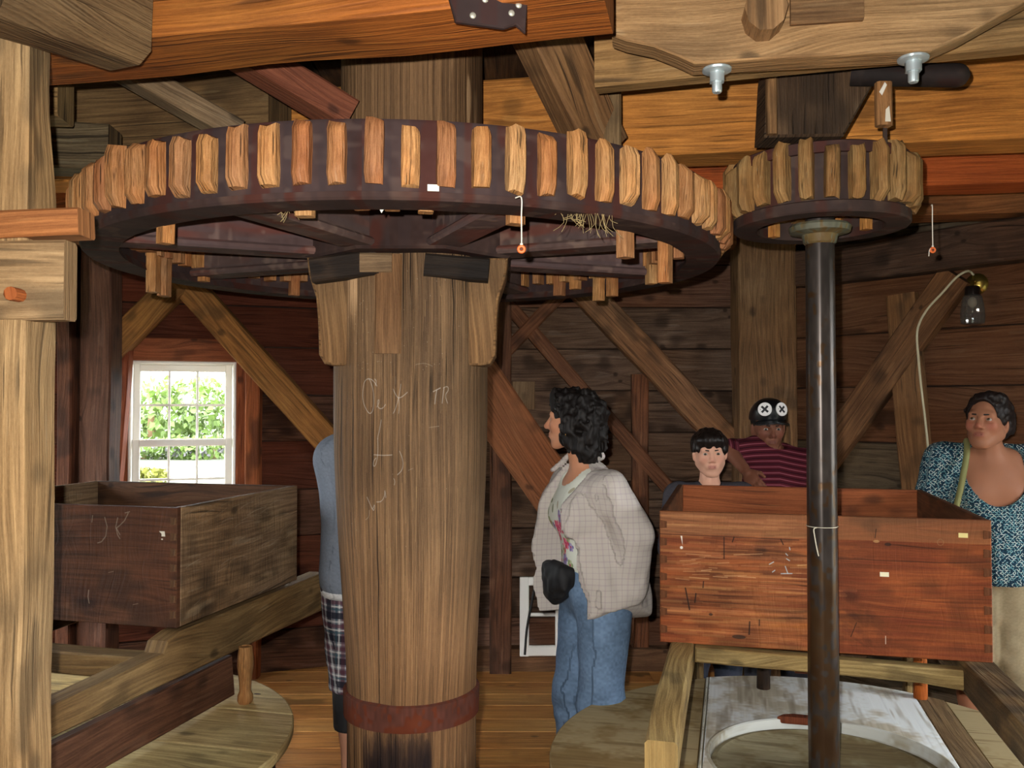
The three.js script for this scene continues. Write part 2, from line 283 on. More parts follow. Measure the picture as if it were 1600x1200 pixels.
// ---- windows
function sashWindow(name, wall, HOLE, ym) {
  const g = structure(name, [wall.w.position.x, 0, wall.w.position.z], wall.yaw);
  const white = plain('#e9e4da', 0.55), cas = mat('rough', '#b4704c', { bump: 0.004 }), [x0, x1, y0, y1] = HOLE, cx = (x0 + x1) / 2, W = x1 - x0;
  const put = (name, geo, m, x, y, z, p = g) => { const o = mesh(name, geo, m, p); o.position.set(x, y, z); return o; };
  // casing boards on the room side
  put('casing', alongY(0.07, y1 - y0 + 0.14, 0.025, { amp: 0.004 }), cas, x0 - 0.035, (y0 + y1) / 2, 0.02); put('casing', alongY(0.06, y1 - y0 + 0.14, 0.025, { amp: 0.004 }), cas, x1 + 0.03, (y0 + y1) / 2, 0.02);
  put('casing', alongX(W + 0.16, 0.13, 0.05, { amp: 0.008 }), cas, cx, y1 + 0.065, 0.03); put('window_sill', alongX(W + 0.14, 0.035, 0.10), cas, cx, y0 - 0.02, 0.03);
  // jambs through the wall
  for (const x of [x0 + 0.008, x1 - 0.008]) put('jamb', alongY(0.016, y1 - y0, 0.16), white, x, (y0 + y1) / 2, -0.05);
  put('jamb', alongX(W, 0.016, 0.16), white, cx, y1 - 0.008, -0.05); put('jamb', alongX(W, 0.03, 0.16), white, cx, y0 + 0.012, -0.05);
  const glass = plain('#ffffff', 0.02, 0, { transmission: 1, thickness: 0, ior: 1.45 });
  for (const [ya, yb, z] of [[ym - 0.02, y1 - 0.016, -0.075], [y0 + 0.025, ym + 0.02, -0.04]]) {
    const s = new THREE.Group(); s.name = numbered('sash'); g.add(s); s.position.set(cx, (ya + yb) / 2, z);
    const w = W - 0.036, h = yb - ya, st = 0.042, th = 0.032;
    for (const q of [-1, 1]) put('sash_stile', alongY(st, h, th), white, q * (w - st) / 2, 0, 0, s);
    put('sash_rail', alongX(w - 2 * st + 0.004, st, th), white, 0, (h - st) / 2, 0, s); put('sash_rail', alongX(w - 2 * st + 0.004, st * 0.9, th), white, 0, -(h - st * 0.9) / 2, 0, s);
    const iw = w - 2 * st, ih = h - 2 * st;
    for (const q of [-1, 1]) put('muntin', alongY(0.014, ih, 0.024, { c: 0.004 }), white, q * iw / 6, 0, 0, s);
    put('muntin', alongX(iw, 0.014, 0.022, { c: 0.004 }), white, 0, 0, 0, s);
    for (let i = 0; i < 3; i++) for (let j = 0; j < 2; j++) put('pane', new THREE.PlaneGeometry(iw / 3 - 0.008, ih / 2 - 0.008), glass, (i - 1) * iw / 3, (j - 0.5) * ih / 2, 0.001, s);
  }
}
sashWindow('window_1', wallLeft, HOLE, 1.378);
// two more windows outside the picture light the floor and the tub lids from the sides
sashWindow('window_2', wallLN, HOLE2, 1.3); sashWindow('window_3', wallRN, HOLE3, 1.3);

// ---- outside: lawn, hedge in bloom, bushes
{
  const lawn = mesh('lawn', new THREE.CircleGeometry(120, 48).rotateX(-Math.PI / 2), new THREE.MeshStandardMaterial({ color: new THREE.Color().setRGB(0.10, 0.115, 0.07), roughness: 0.95 })); lawn.position.set(-20, -0.62, -10); lawn.userData.kind = 'structure';
  const leaf = new THREE.BufferGeometry();
  leaf.setAttribute('position', new THREE.Float32BufferAttribute([0, 0, 0, 0.05, 0.04, 0.012, 0, 0.13, 0, -0.05, 0.04, 0.012], 3)); leaf.setIndex([0, 1, 2, 0, 2, 3]); leaf.computeVertexNormals();
  const green = plain('rgb(92,116,44)', 0.7, 0, { transmission: 0.35, thickness: 0, side: THREE.DoubleSide }), green2 = plain('rgb(102,124,54)', 0.7, 0, { transmission: 0.35, thickness: 0, side: THREE.DoubleSide }), bloom = plain('rgb(104,100,106)', 0.8, 0, { side: THREE.DoubleSide }), gold = plain('rgb(96,98,28)', 0.8, 0, { side: THREE.DoubleSide });
  function bush(px, py, d, w, h, n, label, scale, m, extra) {
    const b = at(px, py, d); const o = thing('bush', label, 'bush', [b.x, -0.62, b.z]); const r = rng(Math.round(px * 7 + d));
    const clump = (nn, mm, name) => { const im = new THREE.InstancedMesh(leaf, mm, nn); im.name = numbered(name); im.userData.kind = 'stuff'; im.castShadow = im.receiveShadow = true; const M = new THREE.Object3D();
      for (let i = 0; i < nn; i++) { const a = r() * 6.283, e = Math.acos(2 * r() - 1), rad = (0.55 + 0.45 * Math.sqrt(r())) * (0.8 + 0.4 * noise3(a * 2, e * 3, px)); M.position.set(Math.sin(e) * Math.cos(a) * w * rad, Math.max(0.05, h / 2 + Math.cos(e) * h / 2 * rad), Math.sin(e) * Math.sin(a) * w * 0.7 * rad); M.rotation.set(r() * 3, r() * 6, r() * 3); M.scale.setScalar(scale * (0.7 + r() * 0.7)); M.updateMatrix(); im.setMatrixAt(i, M.matrix); }
      o.add(im); };
    clump(n, m, 'foliage'); if (extra) clump(Math.round(n * 0.18), extra, 'blossom');
    const st = mesh('trunk', turned([[0.001, 0], [w * 0.08, 0], [w * 0.05, h * 0.5], [0.001, h * 0.52]], 10), plain('#6a5238', 0.9), o);
  }
  bush(236, 690, 42, 2.8, 3.3, 900, 'round green bush left of centre in the window view', 2.6, green);
  bush(300, 690, 44, 2.7, 3.7, 900, 'tall pale green bush in the middle panes of the window', 2.6, green2);
  bush(352, 690, 42, 2.3, 3.2, 800, 'green bush behind the right-hand panes of the window', 2.6, green);
  bush(196, 690, 44, 2.2, 2.2, 600, 'low green bush at the left edge of the window view', 2.4, green2);
  bush(225, 710, 36, 1.5, 0.75, 420, 'low flowering hedge plant across the lawn, left one', 1.9, green, bloom);
  bush(280, 710, 36, 1.6, 0.8, 420, 'low hedge plant thick with white blossom across the lawn', 1.9, green, bloom);
  bush(335, 710, 36, 1.6, 0.9, 420, 'low flowering hedge plant across the lawn, right one', 1.9, green, bloom);
  bush(230, 745, 25, 0.6, 0.35, 240, 'small golden green plant standing alone on the lawn', 1.4, gold);
}

// ---- timber frame standing against the walls
const rw = (px) => 7.306 / (1 + 1.19 * (px - 800) / 1375);       // depth of the right wall's face behind a pixel column
const lw = (px) => { const k = (px - 800) / 1375, t = Math.tan(TL); return (5.45 + t) / (1 - t * k); };
const frame = (name, a, b, w, h, m, label, category, up) => timber(name, a, b, w, h, m, { up: up ?? V(0, 0, 1), amp: 0.012, label, category });
const tanOak = mat('rough', 'rgb(190,146,88)', { bump: 0.005 }), redOak = mat('rough2', '#a0745a', { bump: 0.005 }), greyOak = mat('rough', '#a08a70', { bump: 0.006 }), darkOak = mat('rough2', '#80695a', { bump: 0.006 });
{
  const P = (px, py, d) => at(px, py, d);
  // on the back wall
  { const a = at(1195, 900, 5.21); frame('corner_post', V(a.x, 0, a.z), V(a.x, JOIST_BOTTOM + 0.1, a.z), 0.335, 0.2, mat('rough', '#a58a6c', { bump: 0.009 }), 'thick dark upright corner post behind the man in the black cap', 'post'); }
  { const a = at(782, 900, 5.33); frame('wall_stud', V(a.x, 0, a.z), V(a.x, JOIST_BOTTOM, a.z), 0.13, 0.14, mat('rough2', '#846250', { bump: 0.006 }), 'dark upright stud just right of the great round shaft', 'post'); }
  { const a = at(1000, 900, 5.385), b = at(1000, 585, 5.385); frame('wall_stud', V(a.x, 0, a.z), b, 0.10, 0.07, redOak, 'thin reddish wall stud behind the woman in the pale shirt', 'post'); }
  frame('wall_brace', P(1146, 702, 5.31), P(860, 398, 5.31), 0.17, 0.12, mat('rough', 'rgb(172,138,110)', { bump: 0.006 }), 'wide worn diagonal brace running down to the thick corner post', 'brace');
  frame('wall_brace', P(1075, 798, 5.38), P(770, 448, 5.38), 0.085, 0.09, redOak, 'slim reddish diagonal brace passing behind the curly-haired woman', 'brace');
  frame('wall_brace', P(768, 575, 5.35), P(905, 428, 5.35), 0.08, 0.05, redOak, 'faint short diagonal strip rising right beside the great shaft', 'brace');
  frame('wall_brace', P(902, 822, 5.22), P(650, 454, 5.22), 0.30, 0.06, mat('board', '#b48560', { bump: 0.006 }), 'broad knotty orange-brown plank brace between the shaft and the woman', 'brace');
  { const a = at(818, 618, 5.40); const o = mesh('wooden_block', alongY(0.14, 0.17, 0.05, { amp: 0.006 }), greyOak); o.position.copy(a); tag(o, 'small pale wooden patch nailed to the back wall boards', 'board'); }
  frame('floor_plate', V(-1.0, 0.05, -5.36), V(1.5, 0.05, -5.36), 0.16, 0.10, mat('rough2', '#9a7a60', { bump: 0.005 }), 'low brown timber plate along the foot of the back wall', 'beam');
  // on the left wall
  frame('wall_brace', P(560, 742, lw(560) - 0.09), P(250, 396, lw(250) - 0.09), 0.155, 0.11, tanOak, 'long yellowish diagonal brace right of the window', 'brace');
  frame('wall_brace', P(168, 552, lw(168) - 0.08), P(300, 420, lw(300) - 0.08), 0.15, 0.09, tanOak, 'short yellowish brace above the upper corner of the window', 'brace');
  frame('wall_stud', V(at(397, 700, lw(397) - 0.05).x, 0, -(lw(397) - 0.05)), P(396, 560, lw(396) - 0.05), 0.085, 0.08, mat('board', '#bd7c50', { bump: 0.004 }), 'orange upright board along the right side of the window', 'post');
  frame('wall_stud', P(178, 800, lw(178) - 0.06), P(198, 545, lw(198) - 0.06), 0.065, 0.07, mat('board', '#b47458', { bump: 0.004 }), 'narrow reddish leaning board along the left side of the window', 'post');
  { const d = 4.55; frame('corner_post', P(150, 1120, d), P(160, 385, d), 0.16, 0.14, mat('rough2', '#846458', { bump: 0.004 }), 'dark brown corner post left of the window', 'post'); }
  { const d = 4.5; frame('corner_post', P(105, 1120, d), P(110, 385, d), 0.075, 0.12, mat('rough2', '#906450', { bump: 0.004 }), 'slim reddish post tucked beside the dark corner post', 'post'); }
  // on the right wall
  { const a = at(1300, 383, rw(1300) - 0.12), b = at(1640, 352, rw(1640) - 0.12); a.y = b.y = 2.388; const d = b.clone().sub(a).multiplyScalar(0.45); frame('girt', a.clone().sub(d.clone().multiplyScalar(0.4)), b.clone().add(d.clone().multiplyScalar(0.1)), 0.205, 0.12, mat('rough2', 'rgb(116,94,82)', { bump: 0.005 }), 'dark heavy girt running along the top of the right wall', 'beam', V(-0.77, 0, 0.64)); }
  frame('wall_brace', P(1285, 722, rw(1285) - 0.05), P(1496, 430, rw(1496) - 0.05), 0.17, 0.08, mat('rough2', '#a88260', { bump: 0.005 }), 'reddish brown diagonal brace on the right wall below the girt', 'brace', V(-0.77, 0, 0.64));
  frame('wall_stud', P(1436, 790, rw(1430) - 0.05), P(1408, 460, rw(1410) - 0.05), 0.16, 0.06, mat('rough', '#aa8a68', { bump: 0.004 }), 'upright stud beside the white lamp cable', 'post', V(-0.77, 0, 0.64));
}

// ================================================================ THE MACHINERY
const C0 = V(-0.3375, 0, -2.984);                       // axis of the great upright shaft
const GEAR_B = 2.073, GEAR_T = 2.246, RIM = 1.017, RIM_IN = 0.925;
const NUT = V(0.98, 0, -2.79), NUT_B = 2.158, NUT_T = 2.368;

// ---- upright shaft: squarish above, rounded at the foot, with chalk scribbles on its front
{
  const o = thing('upright_shaft', 'huge grey-brown wooden upright shaft with chalk scribbles, through the great gear', 'shaft', C0);
  // the wood with its chalk marks: same grain, one sheet round the whole shaft
  const T = TEX.pillar, cw = T.w, ch = T.h;
  const chalk = canvasTex(cw, ch, (g) => {
    const id = g.createImageData(cw, ch); for (let j = 0; j < ch; j++) { const s = j * cw * 4, d = (ch - 1 - j) * cw * 4; id.data.set(T.c.subarray(s, s + cw * 4), d); } g.putImageData(id, 0, 0);
    const pm = cw / 1.8, X = (px) => cw / 2 + (px - 639) * 2.73 / 1375 * pm, Y = (py) => ch - (1.6 - (py - 632) * 2.73 / 1375) * (ch / 2.6);
    const line = (pts, lw = 2.2, a = 0.6) => { g.strokeStyle = `rgba(205,200,188,${a})`; g.lineWidth = lw; g.lineCap = g.lineJoin = 'round'; g.beginPath(); pts.forEach(([x, y], i) => { const q = pts[i + 1]; if (!i) g.moveTo(X(x), Y(y)); else if (q) g.quadraticCurveTo(X(x), Y(y), X((x + q[0]) / 2), Y((y + q[1]) / 2)); else g.lineTo(X(x), Y(y)); }); g.stroke(); };
    { const q = rng(41); for (let i = 0; i < 260; i++) { g.fillStyle = 'rgba(26,24,24,0.10)'; g.beginPath(); g.ellipse(X(560 + q() * 150), Y(1175 + q() * 70), 8 + q() * 16, 30 + q() * 50, 0, 0, 7); g.fill(); } for (let i = 0; i < 120; i++) { g.strokeStyle = `rgba(208,170,112,${0.1 + q() * 0.3})`; g.lineWidth = 0.8 + q() * 1.8; const a = 520 + q() * 240, b = 420 + q() * 640, l = 15 + q() * 90; g.beginPath(); g.moveTo(X(a), Y(b)); g.lineTo(X(a + (q() - 0.5) * 3), Y(b + l)); g.stroke(); } for (let i = 0; i < 90; i++) { g.strokeStyle = `rgba(40,26,16,${0.15 + q() * 0.35})`; g.lineWidth = 0.8 + q() * 2; const a = 520 + q() * 240, b = 420 + q() * 640, l = 30 + q() * 160; g.beginPath(); g.moveTo(X(a), Y(b)); g.lineTo(X(a + (q() - 0.5) * 4), Y(b + l)); g.stroke(); } for (let i = 0; i < 60; i++) { g.fillStyle = 'rgba(226,214,190,0.75)'; g.fillRect(X(530 + q() * 220), Y(420 + q() * 160 + (i % 5 ? 0 : 380 * q())), 1.6, 1.6); } }
    line([[606, 603], [598, 591], [584, 592], [580, 608], [580, 628], [590, 646], [597, 646], [601, 632], [600, 612], [594, 594], [590, 591]]); line([[603, 602], [606, 596], [602, 592]]);
    line([[606, 636], [610, 630], [610, 624], [607, 626], [608, 638], [616, 639], [622, 632]]);
    line([[636, 608], [642, 621], [650, 622], [662, 613]]); line([[650, 600], [648, 616], [640, 640], [636, 646]]); line([[646, 622], [648, 634], [646, 646]], 1.8);
    line([[614, 656], [611, 672], [607, 684], [608, 698], [607, 716], [602, 730], [598, 728], [600, 720], [604, 716]]); line([[600, 711], [616, 712], [634, 711]]);
    line([[648, 705], [655, 718], [654, 734], [644, 742]]); line([[637, 748], [640, 752], [638, 758]], 2);
    line([[586, 778], [592, 790], [596, 798], [600, 788], [600, 796], [597, 800], [588, 782]]); line([[604, 785], [612, 786], [620, 776], [620, 764], [622, 778]]); line([[590, 798], [590, 808], [582, 814]], 1.6, 0.4);
    line([[706, 612], [712, 609], [718, 606]], 2.4, 0.65); line([[712, 610], [710, 620], [709, 631]], 2.4, 0.65); line([[724, 606], [722, 620], [721, 630]], 2.4, 0.6); line([[723, 606], [730, 602], [732, 610], [725, 617], [730, 630]], 2.2, 0.55);
    line([[676, 570], [690, 566], [705, 572]], 1.6, 0.3); line([[700, 668], [716, 666]], 1.6, 0.35); line([[664, 735], [672, 732]], 1.6, 0.35); line([[640, 588], [640, 600]], 1.4, 0.3);
  });
  const m = new THREE.MeshPhysicalMaterial({ map: chalk, bumpMap: T.bump, bumpScale: 0.008, roughness: 0.75, color: new THREE.Color().setRGB(0.76, 0.79, 0.86), specularIntensity: 0.4 });
  T.bump.repeat.set(1, 1);
  const cross = (y) => { const t = sstep(1.6, 0.55, y); const top = sstep(2.05, 2.3, y); return { r: lerp(lerp(0.247, 0.2325, top), 0.216, t), e: lerp(lerp(3.0, 2.6, top), 2.0, t) }; };
  // built on rings
  const NA = 64, ys = []; for (let y = -0.05; y <= JOIST_TOP + 0.1; y += 0.06) ys.push(y);
  const pos = [], uv = [], idx = [];
  ys.forEach((y) => { const { r, e } = cross(y); for (let i = 0; i <= NA; i++) { const a = -Math.PI + i / NA * 2 * Math.PI, s = Math.sin(a), c = Math.cos(a), k = r / (Math.abs(s) ** e + Math.abs(c) ** e) ** (1 / e), j = (noise3(s * 3 + 7, y * 1.5, c * 3) - 0.5) * 0.006; pos.push(s * (k + j), y, c * (k + j)); uv.push(i / NA, y / 2.6); } });
  for (let k = 0; k + 1 < ys.length; k++) for (let i = 0; i < NA; i++) { const a = k * (NA + 1) + i, b = a + NA + 1; idx.push(a, a + 1, b + 1, a, b + 1, b); }
  const g = new THREE.BufferGeometry(); g.setAttribute('position', new THREE.Float32BufferAttribute(pos, 3)); g.setAttribute('uv', new THREE.Float32BufferAttribute(uv, 2)); g.setIndex(idx); g.computeVertexNormals();
  const body = mesh('trunk', g, m, o); body.rotation.y = -0.11;
  // iron hoop near the foot
  const hy = 1.6 - (1122 - 632) * 2.76 / 1375;
  mesh('iron_hoop', turned([[0.214, hy - 0.045], [0.226, hy - 0.04], [0.228, hy + 0.04], [0.216, hy + 0.046]], 48), mat('metal', '#7a4634', { rough: 0.85, bump: 0.003 }), o);
  // curved cheek pieces to either side and a long key down the front
  const cheek = [[0, -0.345], [0.03, -0.34], [0.048, -0.31], [0.052, -0.20], [0.058, -0.13], [0.082, -0.055], [0.088, 0], [-0.06, 0], [-0.06, -0.345]];
  for (const s of [-1, 1]) {
    const gch = plate(s > 0 ? cheek : cheek.map(([x, y]) => [-x, y]).reverse(), 0.17, { bevel: 0.008, seg: 2 });
    const c = mesh('cheek_piece', gch, mat('rough', '#a08664', { bump: 0.006 }), o); c.position.set(s * 0.232 + 0.005, GEAR_B - 0.005, s > 0 ? 0.02 : 0.03); 
  }
  const key = mesh('key_strip', alongY(0.084, 0.31, 0.05, { amp: 0.008, c: 0.006 }), mat('rough', '#9c7e5e', { bump: 0.006 }), o); key.position.set(-0.047, GEAR_B - 0.16, 0.232);
  // dark wedges driven under the gear's hub
  const wl = mesh('wedge', alongX(0.21, 0.075, 0.1, { amp: 0.012 }), mat('rough2', '#4a3f36', { bump: 0.006 }), o); wl.position.set(-0.185, GEAR_B - 0.045, 0.215); wl.rotation.z = 0.14;
  const wr = mesh('wedge', alongX(0.20, 0.07, 0.1, { amp: 0.008 }), mat('rough2', '#332a22', { bump: 0.006 }), o); wr.position.set(0.165, GEAR_B - 0.045, 0.215); wr.rotation.z = -0.09;
  const wb = mesh('wedge', alongX(0.10, 0.06, 0.09, { amp: 0.008 }), mat('rough', '#a0907a', { bump: 0.006 }), o); wb.position.set(-0.085, GEAR_B - 0.03, 0.222);
}

// ---- cogs: hewn wooden blocks driven through a rim, head outside and shank inside
function cogGeo(w, h, out, thick, tail, seed) {
  const r = rng(seed), j = (a) => (r() - 0.5) * a;
  const s = seed * 3.1, head = prism([[-w / 2, 0], [w / 2, 0], [w / 2 - j(0.003), out * 0.72], [w / 2 - 0.005, out * 0.86], [(r() - 0.5) * w * 0.5, out], [-w / 2 + 0.004, out * 0.84], [-w / 2 + j(0.003), out * 0.7]], h, {
    n: 7, u0: r(), v0: r(), warp: (x, y, z) => { const e = Math.max(0, Math.abs(z / h - 0.5) - 0.40) * 10, q = y > 0.01 ? 1 : 0; return [x * (1 - e * 0.06) + (noise3(z * 14 + s, 1, y * 20) - 0.5) * 0.003, y * (1 - e * (0.15 + 0.45 * h3(seed, z > h / 2 ? 1 : 2, 3)) * q) + q * (noise3(z * 12, s, x * 30) - 0.5) * 0.004, z + (z > h * 0.9 ? (noise3(x * 40, y * 40, s) - 0.5) * 0.02 : 0) + (z < h * 0.1 ? (noise3(x * 40, y * 40, s + 5) - 0.5) * 0.016 : 0)]; } });
  const shank = prism(rect(w * 0.82, thick + tail + 0.02, 0.003), h * 0.72, { n: 1 }).translate(0, -(thick + tail) / 2 + 0.008, h * 0.14);
  return mergeGeometries([head, shank]).rotateX(-Math.PI / 2).rotateY(Math.PI);   // y up the cog, -z... outwards along +z
}
const cogTones = ['rgb(206,172,132)', 'rgb(198,162,120)', 'rgb(190,150,112)', 'rgb(208,178,140)', 'rgb(176,134,104)', 'rgb(186,152,122)'];

// ---- the great gear
{
  const o = thing('great_gear', 'huge horizontal gear wheel with a dark purple rim and pale wooden cogs', 'gear', [C0.x, GEAR_B, C0.z]);
  const H = GEAR_T - GEAR_B, rimM = mat('iron', 'rgb(114,100,96)', { rough: 0.95, bump: 0.004, spec: 0.2 }), rim2 = mat('iron', 'rgb(116,98,90)', { rough: 0.95, spec: 0.2, bump: 0.004 });
  mesh('rim', turned([[RIM_IN, 0], [RIM - 0.006, 0], [RIM, 0.006], [RIM, H - 0.012], [RIM - 0.008, H], [RIM_IN, H], [RIM_IN, 0.0]], 120), rimM, o);
  mesh('rim_lip', turned([[RIM_IN - 0.012, -0.012], [RIM - 0.004, -0.012], [RIM + 0.002, -0.006], [RIM + 0.003, 0.006], [RIM - 0.01, 0.010], [RIM_IN, 0.014], [RIM_IN - 0.012, -0.012]], 120), rim2, o);
  const N = 80, variants = Array.from({ length: 8 }, (_, i) => { const r = rng(i + 3); return cogGeo(0.037 + r() * 0.007, 0.130 + r() * 0.02, 0.036 + r() * 0.008, RIM - RIM_IN, 0.028 + r() * 0.03, i + 3); });
  const r = rng(99);
  for (let i = 0; i < N; i++) {
    const a = (i + 0.35) / N * 6.28319, v = Math.floor(r() * 8), c = mesh('cog', variants[v], mat('cog', cogTones[Math.floor(r() * 6)], { bump: 0.006, rough: 0.7 }), o);
    c.position.set(Math.sin(a) * (RIM - 0.002), 0.014 + r() * 0.012, Math.cos(a) * (RIM - 0.002)); c.rotation.y = a + (r() - 0.5) * 0.06; c.rotation.z = (r() - 0.5) * 0.03; c.scale.set(1, 1 + (r() - 0.5) * 0.08, 1);
  }
  // arms from the hub to the rim: deep planks with a ledge along their lower edge
  [113, 158, 203, 248, 293, 338, 23, 67].forEach((deg, i) => {
    const a = (90 - deg) * Math.PI / 180, L = RIM_IN - 0.16;      // deg measured from +x towards the viewer (+z)
    const g = mergeGeometries([alongX(L, 0.12, 0.085, { amp: 0.006, c: 0.008 }).translate(0, 0.085, 0), alongX(L, 0.026, 0.115, { c: 0.008 }).translate(0, 0.018, 0)]);
    const arm = mesh('arm', g, mat('iron', i % 2 ? 'rgb(168,148,142)' : 'rgb(158,140,130)', { rough: 0.9, bump: 0.004, spec: 0.2 }), o); const d = deg * Math.PI / 180; arm.position.set(Math.cos(d) * (0.16 + L / 2), 0.004, Math.sin(d) * (0.16 + L / 2)); arm.rotation.y = -d; void a;
  });
  mesh('hub', plate(Array.from({ length: 8 }, (_, i) => { const a = (i + 0.5) / 8 * 6.28319; return [Math.cos(a) * 0.36, Math.sin(a) * 0.36]; }), 0.13, { bevel: 0.008, holes: [circ(0.238, 32, 2.6).reverse()] }).rotateX(-Math.PI / 2), rim2, o);
  // odd pegs hanging down inside the rim, as the photo shows them (column, lower end, width, near or far side)
  const pegs = [[240, 457, 22, 1], [257, 463, 20, 1], [259, 381, 25, 0], [977, 403, 25, 0], [1040, 442, 23, 0], [936, 470, 17, 1], [956, 463, 16, 1], [1017, 444, 18, 1], [874, 462, 17, 1], [806, 351, 26, 0], [667, 333, 24, 0], [612, 328, 24, 0], [566, 327, 24, 0], [477, 339, 28, 0], [219, 338, 22, 0], [322, 331, 22, 0], [850, 334, 24, 0], [900, 452, 16, 1], [318, 440, 15, 1], [460, 462, 15, 1], [1060, 404, 18, 0]];
  for (const [px, py, w, far] of pegs) {
    const k = (px - 800) / 1375, rr = RIM_IN - 0.028; // ray meets the inner circle
    const A = k * k + 1, B = -2 * (k * C0.x - C0.z), Cc = C0.x ** 2 + C0.z ** 2 - rr * rr, D = Math.sqrt(Math.max(0, B * B - 4 * A * Cc)), d = (-B + (far ? D : -D)) / (2 * A), p = at(px, py, d);
    const top = GEAR_B + 0.09, len = Math.max(0.05, top - p.y), g = mesh('peg', alongY(w * d / 1375, len, 0.034, { amp: 0.006, c: 0.004 }), mat('cog', cogTones[px % 6], { bump: 0.005 }), o);
    g.position.set(p.x - C0.x, p.y + len / 2 - GEAR_B, p.z - C0.z); g.rotation.y = Math.atan2(p.x - C0.x, p.z - C0.z); g.rotation.z = (px % 7 - 3) * 0.012;
  }
  // small paper tag on the rim, scraps of paper and a fringe of straw caught on the wheel
  const lab = (px, py, w, h, m) => { const d0 = at(px, py, 1), k = (px - 800) / 1375, A = k * k + 1, B = -2 * (k * C0.x - C0.z), Cc = C0.x ** 2 + C0.z ** 2 - (RIM + 0.010) ** 2, d = (-B - Math.sqrt(B * B - 4 * A * Cc)) / (2 * A), p = at(px, py, d); void d0; const t = mesh('paper_tag', alongX(w, h, 0.002, { c: 0.0004 }), m, o); t.position.set(p.x - C0.x, p.y - GEAR_B, p.z - C0.z); t.rotation.y = Math.atan2(p.x - C0.x, p.z - C0.z); };
  lab(677, 293.5, 0.026, 0.015, plain('#eee9d6', 0.8));
  for (const [px, py, rz] of [[515, 318, 0.3], [598, 321, 1.1]]) { const p = at(px, py, 2.08); const s = mesh('paper_scrap', plate([[-0.018, -0.006], [0.012, -0.009], [0.02, 0.008], [-0.006, 0.01]], 0.002, { bevel: 0.0005 }), plain('#d9d4c6', 0.9), o); s.position.set(p.x - C0.x, p.y - GEAR_B, p.z - C0.z); s.rotation.z = rz; }
  const straw = []; const q = rng(7); for (let i = 0; i < 46; i++) { const px = i < 34 ? 865 + q() * 95 : 425 + q() * 35, yb = i < 34 ? 332 + (px - 865) * 0.14 : 318, p = at(px, yb - 8, 2.12), l = 0.015 + q() * 0.045; straw.push(tube([V(p.x, p.y, p.z), V(p.x + (q() - 0.5) * 0.02, p.y - l * 0.6, p.z + (q() - 0.5) * 0.02), V(p.x + (q() - 0.5) * 0.05, p.y - l, p.z)], 0.0007, 4, 3)); }
  const st = mesh('straw_fringe', mergeGeometries(straw).translate(-C0.x, -GEAR_B, -C0.z), plain('#a58f62', 0.9), o); st.userData.kind = 'stuff';
}

